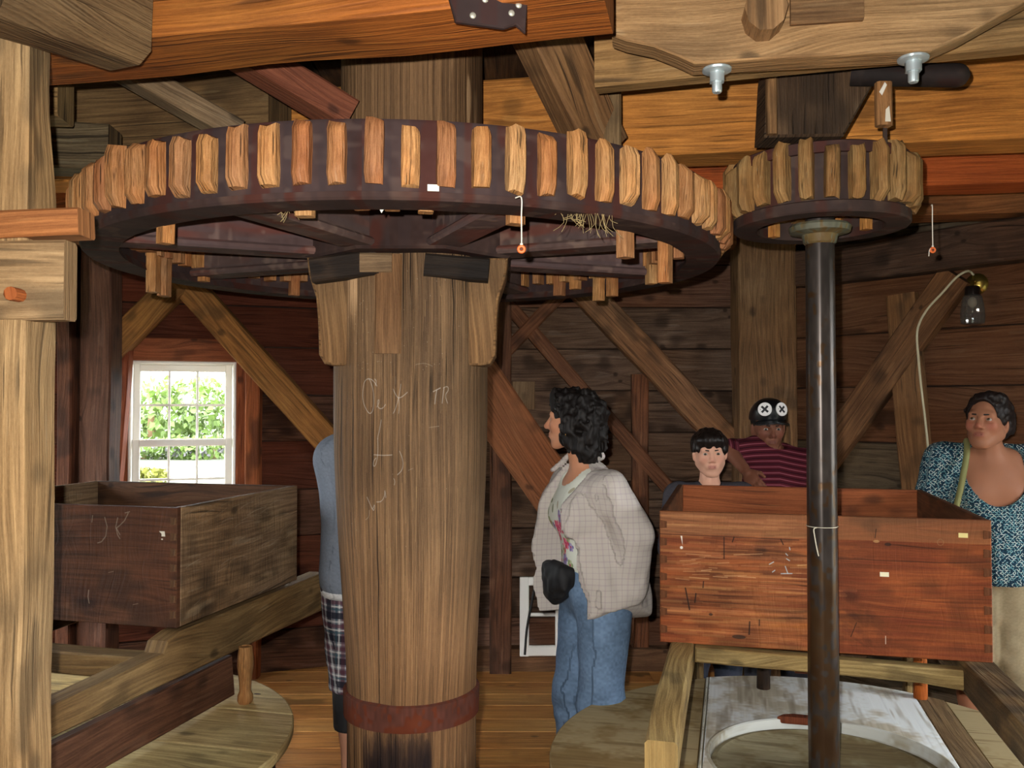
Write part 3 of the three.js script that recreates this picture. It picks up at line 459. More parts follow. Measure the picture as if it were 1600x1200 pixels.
// ---- the small gear and its iron spindle
{
  const o = thing('small_gear', 'small upright-cogged gear wheel meshing with the great gear, on the iron spindle', 'gear', [NUT.x, NUT_B, NUT.z]);
  const H = NUT_T - NUT_B, m1 = mat('iron', 'rgb(112,94,84)', { rough: 0.75, bump: 0.004 }), m2 = mat('iron', 'rgb(124,90,78)', { rough: 0.75, bump: 0.004 });
  mesh('drum', turned([[0.205, 0.02], [0.252, 0.02], [0.252, H - 0.03], [0.205, H - 0.03], [0.205, 0.02]], 72), m1, o);
  mesh('top_ring', turned([[0.20, H - 0.035], [0.266, H - 0.035], [0.268, H - 0.004], [0.262, H], [0.20, H], [0.20, H - 0.035]], 72), m2, o);
  mesh('bottom_ring', turned([[0.195, 0], [0.264, 0], [0.268, 0.005], [0.268, 0.032], [0.262, 0.036], [0.195, 0.03], [0.195, 0]], 72), m1, o);
  const vs = Array.from({ length: 5 }, (_, i) => cogGeo(0.038 + i * 0.001, 0.155 + (i % 3) * 0.01, 0.048 + (i % 2) * 0.006, 0.05, 0.03 + (i % 3) * 0.012, i + 40)), r = rng(17), tones = ['#ac9874', '#a08c68', '#a89470', '#988464'];
  for (let i = 0; i < 24; i++) { const a = (i + 0.2) / 24 * 6.28319, c = mesh('cog', vs[i % 5], mat('cog', tones[Math.floor(r() * 4)], { bump: 0.004 }), o); c.position.set(Math.sin(a) * 0.252, 0.034 + r() * 0.012, Math.cos(a) * 0.252); c.rotation.y = a; }
  for (let i = 0; i < 4; i++) { const a = i * Math.PI / 2 + 0.5, s = mesh('arm', alongX(0.19, 0.1, 0.06, { c: 0.008 }), mat('rough2', '#6b4a32'), o); s.position.set(Math.cos(a) * 0.125, 0.12, -Math.sin(a) * 0.125); s.rotation.y = a; }
  for (const [a, l] of [[-0.6, 0.06], [0.45, 0.075], [0.62, 0.05], [1.2, 0.05], [2.6, 0.04]]) { const b = mesh('peg', alongY(0.03, l + 0.05, 0.03, { amp: 0.004, c: 0.003 }), mat('cog', '#c9a068'), o); b.position.set(Math.sin(a) * 0.185, 0.06 - l / 2 + 0.025, -Math.cos(a) * 0.185 * 0.9); b.rotation.y = -a; }
  const p = at(1352, 317.5, NUT.z * -1 - 0.255); const t = mesh('paper_tag', alongX(0.026, 0.015, 0.002, { c: 0.0004 }), plain('#e9e2a8', 0.8), o); t.position.set(p.x - NUT.x, p.y - NUT_B, p.z - NUT.z - 0.012); t.rotation.y = Math.atan2(p.x - NUT.x, 0.25);

  const s = thing('iron_spindle', 'tall dark iron spindle standing in front of the right-hand bin', 'spindle', [NUT.x, 0, NUT.z]);
  const im = mat('metal', 'rgb(98,88,78)', { rough: 0.34, bump: 0.001, metal: 0.5 });
  const sp = mesh('rod', turned([[0.001, 0.41], [0.046, 0.41], [0.0475, 0.6], [0.046, 1.2], [0.0445, 2.0], [0.0445, NUT_B + 0.12], [0.001, NUT_B + 0.12]], 32), im, s); void sp;
  mesh('collar', turned([[0.044, NUT_B - 0.05], [0.05, NUT_B - 0.045], [0.056, NUT_B - 0.02], [0.092, NUT_B - 0.012], [0.096, NUT_B + 0.004], [0.09, NUT_B + 0.012], [0.044, NUT_B + 0.012]], 32), mat('metal', 'rgb(132,130,104)', { rough: 0.6, bump: 0.004 }), s);
  const ty = 1.6 - (824 - 632) * 2.745 / 1375;
  const st = mesh('string_tie', mergeGeometries([new THREE.TorusGeometry(0.0475, 0.0011, 5, 40).rotateX(Math.PI / 2).translate(0, ty, 0), tube([V(-0.030, ty, 0.037), V(-0.038, ty - 0.004, 0.036), V(-0.036, ty - 0.03, 0.036), V(-0.029, ty - 0.075, 0.0395), V(-0.026, ty - 0.088, 0.041)], 0.0019, 20, 6)]), plain('#d9d2bc', 0.9), s); void st;
}

// ---- strings with a small orange bead, hanging from the gears
function beadString(px, y0, y1, d, label, curl) {
  const a = at(px, y0, d), b = at(px + 1, y1, d), o = thing('bead_string', label, 'string', a, 0), L = a.y - b.y;
  mesh('string', tube([V(curl ? 0.004 : -0.012, 0.004, -0.012), V(0, 0.003, 0.002), V(0.001, -L * 0.4, 0), V(0.0015, -L, 0)], 0.0016, 24, 6), plain('#d8cfc0', 0.9), o);
  const t = mesh('bead', new THREE.TorusGeometry(0.0065, 0.0036, 8, 18), plain('#d9662a', 0.5), o); t.position.set(0.001, -L - 0.009, 0);
  mesh('bead_core', new THREE.SphereGeometry(0.0045, 10, 8), plain('#5a3020', 0.7), o).position.copy(t.position);
  const k = mesh('knot', new THREE.SphereGeometry(0.0036, 8, 6), plain('#d8cfc0', 0.9), o); k.position.set(0.0012, -L + 0.002, 0);
  if (curl) mesh('loose_end', tube([V(0.001, -L, 0), V(-0.009, -L - 0.008, 0.002), V(-0.011, -L - 0.028, 0)], 0.0014, 12, 5), plain('#d8cfc0', 0.9), o);
}
beadString(814, 310, 383, 1.955, 'white string with an orange bead hanging from the great gear');
beadString(1456, 322, 386, 2.66, 'white string with an orange bead hanging from the small gear', true);

// ---- overhead timbers
{
  const roughWood = (hex, b = 0.006) => mat('rough', hex, { bump: b, rough: 0.75 });  // rough-hewn wood in one even tint
  // heavy orange beam across the top left
  const a = at(20, 100, 2.15), b = at(950, 20, 1.835); a.addScaledVector(b.clone().sub(a), -0.22); a.y = b.y = 1.6 + 0.82 + 0.14;
  timber('main_beam', a, b, 0.235, 0.28, mat('board', 'rgb(186,128,62)', { bump: 0.005, rough: 0.7 }), { amp: 0.012, c: 0.012, label: 'heavy orange-brown beam crossing the top of the picture above the great gear', category: 'beam' });
  // rough bracket timber resting on the near post
  { const p = at(-30, -75, 1.66), q = at(200, 50, 1.95); p.y = 2.465; q.y = 2.475; timber('bracket_timber', p, q, 0.15, 0.24, mat('rough', '#87755a', { bump: 0.014 }), { amp: 0.05, c: 0.03, label: 'rough mossy timber resting on top of the near left post', category: 'timber' }); }
  { const q = at(103, 140, 2.55), p = V(-3.28, 0, q.z + 0.2); q.y = p.y = 1.6 + 0.89; timber('tie_timber', p, q, 0.12, 0.13, roughWood('#a8956e'), { label: 'short pale timber end just behind the near left post', category: 'timber' }); }
  { const q = at(180, 222, 2.85), p = V(-3.28, 0, q.z + 0.2); q.y = p.y = 1.6 + 0.83; timber('tie_timber', p, q, 0.14, 0.15, mat('rough2', '#827860', { bump: 0.012 }), { amp: 0.02, label: 'dark mossy timber stub behind the near left post', category: 'timber' }); }
  timber('ceiling_brace', at(165, 92, 2.72), at(372, 208, 2.9), 0.10, 0.075, roughWood('#a89a84'), { label: 'greyish diagonal brace below the ceiling at upper left', category: 'brace' });
  timber('ceiling_brace', at(370, 78, 2.6), at(545, 186, 2.72), 0.13, 0.09, mat('board', '#9a6650'), { label: 'dark red diagonal brace below the ceiling, left of the shaft', category: 'brace' });
  timber('ceiling_brace', at(845, 40, 2.62), at(938, 235, 2.9), 0.17, 0.12, mat('rough2', '#a88a68'), { up: V(0.4, 0, 1), label: 'broad grey-brown diagonal brace right of the upper shaft', category: 'brace' });
  { const p = at(955, 60, 2.84), q = at(955, 240, 2.84); timber('hanger_post', q, p, 0.06, 0.06, roughWood('#988668'), { up: V(0, 0, 1), label: 'slim upright strip beside the broad diagonal brace', category: 'post' }); }
  // pale beam behind the bridge beam
  { const p = at(932, 100, 2.505), q = at(1720, 40, 2.17); p.y = q.y = 2.5 + 0.10; timber('back_beam', p, q, 0.07, 0.20, roughWood('rgb(188,160,114)'), { amp: 0.006, label: 'pale square beam behind the bolted bridge beam', category: 'beam' }); }
  // bolted bridge beam with tapered ends
  {
    const F = at(1085, 93, 2.175), yaw = -8.7 * Math.PI / 180, S = 2.175 / 1375, o = thing('bridge_beam', 'pale bolted bridge beam with tapered ends at the upper right', 'beam', [F.x, 2.45, F.z], yaw);
    const out = [[0, 0], [0.56, 0], [0.635, 0.03], [0.84, 0.14], [0.92, 0.17], [0.92, 0.36], [-0.205, 0.36], [-0.205, 0.085], [-0.17, 0.07], [-0.10, 0.05], [-0.04, 0.022]];
    const body = mesh('timber', plate(out, 0.085, { bevel: 0.006, seg: 2, turn: 1 }), mat('rough', 'rgb(200,172,132)', { bump: 0.007 }), o); body.position.z = -0.085;
    // wedge-shaped trunnel ends and a second leaf on the beam
    const peg = mesh('peg_end', prism(circ(0.05, 10), 0.13, { n: 3, warp: hewn(0.012) }), mat('rough', '#c4a47c', { bump: 0.006 }), o); peg.position.set(0.165, 0.105, -0.06); peg.scale.y = 1.15;
    const peg2 = mesh('filler_block', alongX(0.17, 0.11, 0.03, { amp: 0.006 }), mat('rough2', '#a88a66'), o); peg2.position.set(0.315, 0.135, 0.004);
    // galvanised bolts
    for (const x of [0.058, 0.528]) {
      const zinc = plain('#b9c4c6', 0.42, 0.55), b = new THREE.Group(); b.name = numbered('bolt'); o.add(b); b.position.set(x, 0, -0.043);
      mesh('washer', turned([[0.001, 0.002], [0.034, 0.002], [0.037, -0.002], [0.036, -0.007], [0.03, -0.010], [0.001, -0.011]], 28), zinc, b);
      mesh('nut', new THREE.CylinderGeometry(0.020, 0.020, 0.026, 6).toNonIndexed().translate(0, -0.022, 0), zinc, b);
      mesh('thread_end', turned([[0.001, -0.03], [0.0125, -0.03], [0.0125, -0.058], [0.010, -0.062], [0.001, -0.062]], 16), zinc, b);
    }
  }
  // iron plate with bolt heads under the beam at top centre
  { const p = at(762, 20, 1.80), o = thing('iron_plate', 'rusty iron plate with pale rivets on the main beam', 'plate', p, 0.2); 
    mesh('plate', plate([[-0.07, -0.035], [0.03, -0.04], [0.055, -0.03], [0.075, -0.045], [0.082, 0.06], [-0.10, 0.07]], 0.014, { bevel: 0.003 }), mat('iron', '#5e4a44', { bump: 0.004 }), o).position.z = 0.012;
    for (const [x, y] of [[-0.035, 0.0], [0.045, 0.012], [0.06, 0.03], [-0.01, 0.035]]) { const q = mesh('rivet', new THREE.SphereGeometry(0.007, 10, 6), plain('#a9a698', 0.5, 0.5), o); q.position.set(x, y - 0.02, 0.026); q.scale.z = 0.5; } }
  // sooty timber above the small gear, hook bar and hanging block
  { const d = 2.62, p = at(1195, 214, d), s = d / 1375, o = thing('sooty_timber', 'dark sooty slanting timber above the small gear', 'timber', p, 0);
    mesh('timber', plate([[0, 0], [125 * s, 2 * s], [188 * s, 112 * s], [8 * s, 112 * s], [6 * s, 100 * s]], 0.12, { bevel: 0.007, turn: 0 }), mat('rough2', '#6e5c4a', { bump: 0.01 }), o).position.z = -0.12;
    mesh('edge_strip', alongY(0.03, 0.19, 0.03, { amp: 0.006 }), mat('rough', '#a88a66'), o).position.set(0.018, 0.10, 0.006); }
  { const p = at(1330, 116, 2.56), q = at(1516, 118, 2.45); const o = tag(timberAt(mesh('hook_bar', prism(circ(0.033, 14), p.distanceTo(q), { n: 40, smooth: true, warp: (x, y, z) => { const t = clamp((z - p.distanceTo(q) + 0.035) / 0.035), k = Math.sqrt(1 - t * t * 0.98); return [x * k, y * k, z]; } }), mat('iron', '#4a403a', { bump: 0.004 })), p, q), 'dark round-ended bar behind the right-hand bolt', 'bar'); void o; }
  { const o = thing('hanging_block', 'small hanging wooden block flecked with white paint, on a thin iron strap', 'block', at(1381, 163, 2.5));
    mesh('block', alongY(0.044, 0.125, 0.03, { amp: 0.005 }), mat('rough', '#c09a70'), o);
    mesh('paint_fleck', plate([[-0.02, 0.03], [-0.004, 0.058], [0.002, 0.05], [-0.012, 0.02]], 0.002, { bevel: 0.0004 }), plain('#ddd6c8', 0.8), o).position.z = 0.016;
    mesh('paint_fleck', plate([[-0.004, -0.055], [0.012, -0.055], [0.008, -0.01], [-0.002, -0.02]], 0.002, { bevel: 0.0004 }), plain('#d4cbb8', 0.8), o).position.z = 0.016;
    mesh('strap', alongY(0.012, 0.21, 0.006, { c: 0.001 }), plain('#3c2c24', 0.7, 0.3), o).position.set(0.011, -0.015, -0.02); }
}

// ---- near left post with its through tenon and wedge
{
  const d = 1.8, s = d / 1375, xr = at(35, 600, d).x, o = thing('near_post', 'pale square-hewn post filling the left edge of the view', 'post', [xr - 0.16, 0, -d - 0.07]);
  const g = prism([[-0.16, -0.066], [0.154, -0.066], [0.16, -0.06], [0.16, 0.06], [0.154, 0.066], [-0.16, 0.066]], 2.42, { n: 40, warp: (x, y, z) => { const t = sstep(1.98, 2.3, z), e = (noise3(z * 5, x * 6, y * 6) - 0.5) * 0.006; return [x + (x > 0 ? -0.022 * t * (y < 0 ? 0 : 1) : 0) + e, y + e, z]; } }).rotateX(-Math.PI / 2);
  mesh('timber', g, mat('rough', 'rgb(202,182,146)', { bump: 0.005, rough: 0.8 }), o);
  const tb = mesh('tenon', alongX(0.30, 0.165, 0.055, { amp: 0.008, c: 0.007 }), mat('rough', 'rgb(194,176,146)', { bump: 0.006 }), o); { const p = at(101, 436, d); tb.position.set(p.x - o.position.x - 0.15, p.y, 0.045); }
  const wd = mesh('wedge', alongX(0.26, 0.056, 0.075, { amp: 0.005, c: 0.005 }), mat('board', '#c89a6a', { bump: 0.004 }), o); { const p = at(124, 350, d); wd.position.set(p.x - o.position.x - 0.13, p.y, 0.04); wd.rotation.z = 0.05; }
  const tp = mesh('trunnel', prism(circ(0.014, 10), 0.05, { n: 2 }), mat('board', '#c4804c'), o); { const p = at(28, 461, d - 0.01); tp.position.set(p.x - o.position.x, p.y, 0.058); tp.rotation.z = 0.2; }
  void s;
}

// ================================================================ BINS, FRAMES AND MILLSTONE TUBS
// local frames: x along the front, z towards the viewer, turned like the rest of the mill
const TUB_TOP = 0.484, TUB2 = V(-1.61, 0, -2.94);
const sheet = (map, bump, hex, rough = 0.72) => new THREE.MeshPhysicalMaterial({ map, bumpMap: bump, bumpScale: 0.003, color: new THREE.Color(hex), roughness: rough, specularIntensity: 0.4 });
// draws the wood of a bin face into a canvas of w x h metres (grain along x) and then its stains and marks
function faceTex(w, h, base, tint, marks, seed, S = 900) {
  const T = TEX[base], cw = Math.round(w * S), ch = Math.round(h * S), r = rng(seed);
  const map = canvasTex(cw, ch, (g) => {
    const id = g.createImageData(cw, ch);
    for (let j = 0; j < ch; j++) for (let i = 0; i < cw; i++) {
      const v = ((i / cw * w / 1.7 + seed * 0.13) % 1) * T.h | 0, u = ((j / ch * h / 0.75 + seed * 0.31) % 1) * T.w | 0, k = (v * T.w + u) * 4, d = (j * cw + i) * 4;
      const n = noise3(i / S * 5, j / S * 9, seed), q = noise3(i / S * 14, j / S * 30, seed + 3), cc = mix3(tint[0], tint[1], sstep(0.3, 0.7, n)), dk = 1 - 0.25 * sstep(0.5, 0.85, n * 0.5 + q * 0.5);
      for (let c = 0; c < 3; c++) id.data[d + c] = T.c[k + c] / 255 * cc[c] * dk; id.data[d + 3] = 255;
    }
    g.putImageData(id, 0, 0);
    g.lineCap = g.lineJoin = 'round'; marks(g, cw, ch, r);
  });
  return map;
}
// fits a canvas to the front (+z) of an ExtrudeGeometry plate from x0,y0 size w,h
function fitUV(g, x0, y0, w, h) { const p = g.attributes.position, uv = g.attributes.uv; for (let i = 0; i < uv.count; i++) uv.setXY(i, (p.getX(i) - x0) / w, (p.getY(i) - y0) / h); return g; }
const quad = (w, h) => [[0, 0], [w, 0], [w, h], [0, h]];
const BIN_T = 0.024;

// a bin: front, back, two sides, floor; finger joints at the front corners
function bin(name, label, o, W, D, H, mats, fingers) {
  const B = thing(name, label, 'bin', [o.x, o.y, o.z], YAW);
  const front = mesh('front_board', fitUV(plate(quad(W, H), BIN_T, { bevel: 0.003 }), 0, 0, W, H), mats.front, B); front.position.z = -BIN_T;
  const back = mesh('back_board', plate(quad(W - 2 * BIN_T, H), BIN_T, { bevel: 0.003, turn: 1 }), mats.back, B); back.position.set(BIN_T, 0, -D);
  for (const s of [0, 1]) { const g = fitUV(plate(quad(D - BIN_T, H), BIN_T, { bevel: 0.003 }), 0, 0, D - BIN_T, H), side = mesh('side_board', g, mats.side, B); side.rotation.y = Math.PI / 2; side.position.set(s ? W - BIN_T : 0, 0, -BIN_T); }
  mesh('bottom_board', alongX(W - 2 * BIN_T, 0.02, D - 2 * BIN_T), mats.back, B).position.set(W / 2, 0.012, -D / 2);
  // the end grain of the finger joints, let into the front board at both ends
  if (fingers) for (const x of fingers) for (let i = 0; i < 7; i++) { const t = mesh('dovetail', plate([[-0.011, -0.014], [0.011, -0.011], [0.011, 0.011], [-0.011, 0.014]], 0.004, { bevel: 0.0008 }), mats.tail, B); t.position.set(x, 0.045 + i * (H - 0.09) / 6, -0.0022); }
  return B;
}
const nailStreaks = (g, X, Y, list) => { for (const [x, y, l, w, t] of list) { g.strokeStyle = 'rgba(28,18,12,0.75)'; g.lineWidth = w; g.beginPath(); g.moveTo(X(x), Y(y)); g.lineTo(X(x + (t ?? 0)), Y(y + l)); g.stroke(); } };
// right-hand bin
{
  const W = 1.03, D = 1.03, H = 0.445, s = 1.03 / 530;
  const X = (c) => (px) => (px - 1028) / 530 * c, Y = (c) => (py, px = 1028) => (py - 797) / 212 * c;
  const fm = faceTex(W, H, 'board', [[160, 98, 64], [186, 122, 78]], (g, cw, ch, r) => {
    const x = X(cw), y = Y(ch);
    for (let i = 0; i < 420; i++) { const lft = r() < 0.5; g.strokeStyle = lft ? `rgba(${186 + r() * 30},${128 + r() * 26},${78 + r() * 20},0.16)` : `rgba(${84 + r() * 30},${36 + r() * 16},${18 + r() * 10},0.15)`; g.lineWidth = 2 + r() * 7; const a = lft ? r() ** 1.3 * 0.5 : 1 - r() ** 1.3 * 0.52, b = r(), l = 0.03 + r() * 0.12; g.beginPath(); g.moveTo(cw * (a - l), ch * b); g.quadraticCurveTo(cw * a, ch * (b + (r() - 0.5) * 0.02), cw * (a + l), ch * b); g.stroke(); }
    // pale upper strip where the top board has worn, seam, orange wear, dark blotches
    g.fillStyle = 'rgba(168,140,98,0.28)'; g.fillRect(0, 0, cw, ch * 0.17); g.strokeStyle = 'rgba(50,30,18,0.7)'; g.lineWidth = 2.2; g.beginPath(); g.moveTo(0, ch * 0.175); g.lineTo(cw * 0.44, ch * 0.185); g.stroke();
    for (let i = 0; i < 60; i++) { g.fillStyle = `rgba(214,120,52,${0.04})`; g.beginPath(); g.ellipse(x(1200 + r() * 190), y(950 + r() * 30), 50 * r() + 10, 9 * r() + 3, 0, 0, 7); g.fill(); }
    for (let i = 0; i < 40; i++) { g.fillStyle = 'rgba(34,24,20,0.045)'; g.beginPath(); g.ellipse(x(1140 + r() * 60 + (i % 3) * 90), y(830 + r() * 40), 30 * r() + 8, 6 * r() + 3, 0, 0, 7); g.fill(); }
    for (let i = 0; i < 40; i++) { g.fillStyle = 'rgba(30,24,22,0.06)'; g.beginPath(); g.ellipse(x(1325 + r() * 70), y(940 + r() * 60), 30 * r() + 8, 10 * r() + 3, 0.6, 0, 7); g.fill(); }
    for (let i = 0; i < 26; i++) { g.strokeStyle = `rgba(226,186,136,${0.25 + r() * 0.3})`; g.lineWidth = 1 + r() * 1.6; const a = 1050 + r() * 210, b = 862 + r() * 44; g.beginPath(); g.moveTo(x(a), y(b)); g.lineTo(x(a + 12 + r() * 40), y(b - 4 + r() * 6)); g.stroke(); }
    nailStreaks(g, x, y, [[1072, 920, 34, 4, 7], [1090, 928, 14, 4, -2], [1103, 908, 10, 3, -1], [1138, 836, 34, 3, 0], [1180, 968, 20, 4, -1], [1196, 964, 9, 3, 0], [1155, 835, 8, 3, -3], [1232, 836, 8, 3, 4], [1384, 815, 14, 2, -2], [1352, 960, 22, 2, -9]]);
    g.fillStyle = 'rgba(30,24,20,0.6)'; g.beginPath(); g.ellipse(x(1162), y(993), 20, 6, 0, 0, 7); g.fill(); g.beginPath(); g.ellipse(x(1402), y(838), 9, 5, 0, 0, 7); g.fill(); g.beginPath(); g.ellipse(x(1115), y(960), 6, 4, 0, 0, 7); g.fill();
    g.fillStyle = 'rgba(206,178,120,0.5)'; g.beginPath(); g.ellipse(x(1384), y(834), 9, 4, 0, 0, 7); g.fill(); g.strokeStyle = 'rgba(150,120,80,0.5)'; g.lineWidth = 2; g.beginPath(); g.ellipse(x(1482), y(832), 8, 9, 0, 0, 7); g.stroke();
    // white drip and chalk ticks
    g.fillStyle = '#e6dfd4'; g.beginPath(); g.moveTo(x(1064), y(836)); g.lineTo(x(1067), y(836)); g.lineTo(x(1067.5), y(852)); g.arc(x(1065.6), y(855), 4.6, 0, 7); g.fill();
    g.strokeStyle = 'rgba(176,196,204,0.85)'; g.lineWidth = 2.6; for (const [a, b, c, d] of [[1246, 848, 1247, 852], [1240, 858, 1243, 861], [1241, 866, 1246, 869], [1239, 878, 1243, 889], [1213, 876, 1220, 872], [1218, 888, 1222, 885], [1232, 890, 1250, 889]]) { g.beginPath(); g.moveTo(x(a), y(b)); g.lineTo(x(c), y(d)); g.stroke(); }
    g.strokeStyle = 'rgba(230,220,200,0.8)'; g.lineWidth = 2; g.beginPath(); g.moveTo(x(1397), y(978)); g.lineTo(x(1397), y(990)); g.stroke(); g.fillStyle = '#3c3028'; g.fillRect(x(1391), y(880), 3, 3);
  }, 4);
  const side = faceTex(1, H, 'board', [[126, 98, 76], [150, 112, 84]], () => {}, 9, 500);
  const B = bin('grain_bin', 'reddish-brown open wooden bin with dovetailed corners behind the iron spindle', at(1028, 1003, 3.02).setX(0.505), W, D, H, { front: sheet(fm, TEX.board.bump, '#ffffff'), back: mat('board', '#b87c54', { bump: 0.003 }), side: sheet(side, null, '#ffffff'), tail: mat('rough2', '#8a5c3c') }, [0.013, W - 0.013]);
  for (const [px, py, hex] of [[1516, 835, '#e8d890'], [1396, 895, '#ece6c4']]) mesh('paper_tag', alongX(0.027, 0.0145, 0.002, { c: 0.0004 }), plain(hex, 0.85), B).position.set((px - 1028) / 530 * W * 1.0, H - (py - 797 - (px - 1028) * 0.03) / 212 * H, 0.0012);
  void s;
}
// left-hand bin
{
  const W = 1.0, D = 0.84, H = 0.40;
  const fm = faceTex(W, H, 'board', [[104, 78, 62], [118, 90, 74]], (g, cw, ch, r) => {
    const x = (px) => cw - (278 - px) / 166 * cw * 0.405, y = (py) => (py - 798) / 182 * ch;
    g.strokeStyle = 'rgba(150,150,138,0.5)'; g.lineWidth = 3; const L = (p) => { g.beginPath(); p.forEach(([a, b], i) => i ? g.lineTo(x(a), y(b)) : g.moveTo(x(a), y(b))); g.stroke(); };
    L([[163, 816], [167, 830], [165, 845], [158, 854], [152, 856]]); L([[184, 816], [181, 830], [184, 842], [188, 848]]); L([[201, 808], [195, 820], [187, 828], [182, 832], [188, 842]]); L([[143, 814], [142, 824]]); L([[196, 808], [203, 806]]);
    for (let i = 0; i < 30; i++) { g.fillStyle = 'rgba(24,16,12,0.08)'; g.beginPath(); g.ellipse(x(110 + r() * 60), y(930 + r() * 40), 40 * r() + 8, 22 * r() + 3, 0, 0, 7); g.fill(); }
    g.fillStyle = '#ddd6c6'; g.beginPath(); g.moveTo(x(250), y(834)); g.lineTo(x(259), y(834)); g.lineTo(x(260), y(842)); g.lineTo(x(254), y(842)); g.lineTo(x(254), y(838)); g.fill(); g.beginPath(); g.ellipse(x(255), y(846), 3, 2, 0, 0, 7); g.fill();
    g.strokeStyle = 'rgba(190,180,160,0.5)'; g.lineWidth = 3; L([[138, 930], [137, 940], [139, 950]]); g.lineWidth = 1.5; L([[170, 901], [178, 899]]); L([[210, 948], [218, 946]]);
  }, 14, 800);
  const sm2 = faceTex(D, H, 'rough2', [[178, 164, 150], [186, 172, 154]], (g, cw, ch, r) => {
    for (let i = 0; i < 70; i++) { g.strokeStyle = `rgba(190,180,160,${0.08 + r() * 0.22})`; g.lineWidth = 0.8 + r() * 1.8; const a = r() * cw, b = r() * ch * 0.6; g.beginPath(); g.moveTo(a, b); g.quadraticCurveTo(a + 25 + r() * 50, b - 8 - r() * 12, a + 50 + r() * 70, b - 20 * r()); g.stroke(); }
    for (let i = 0; i < 14; i++) { g.strokeStyle = `rgba(196,188,170,${0.15 + r() * 0.2})`; g.lineWidth = 1 + r(); const a = r() * cw, b = ch * (0.5 + r() * 0.5); g.beginPath(); g.moveTo(a, b); g.lineTo(a + 30 + r() * 30, b - 10); g.stroke(); }
  }, 24, 800);
  const o = V(-1.118, 0, -2.946), y0 = 1.6 - (980 - 632) * 2.946 / 1375;
  const org = V(o.x - W * Math.cos(YAW), y0, o.z + W * Math.sin(YAW));
  bin('grain_bin', 'dark open wooden bin with chalk marks in front of the window', org, W, D, H, { front: sheet(fm, TEX.board.bump, '#ffffff'), back: mat('rough2', '#6e523c', { bump: 0.003 }), side: sheet(sm2, TEX.rough2.bump, '#ffffff'), tail: mat('rough', '#8a6c4e') }, [W - 0.013]);
}
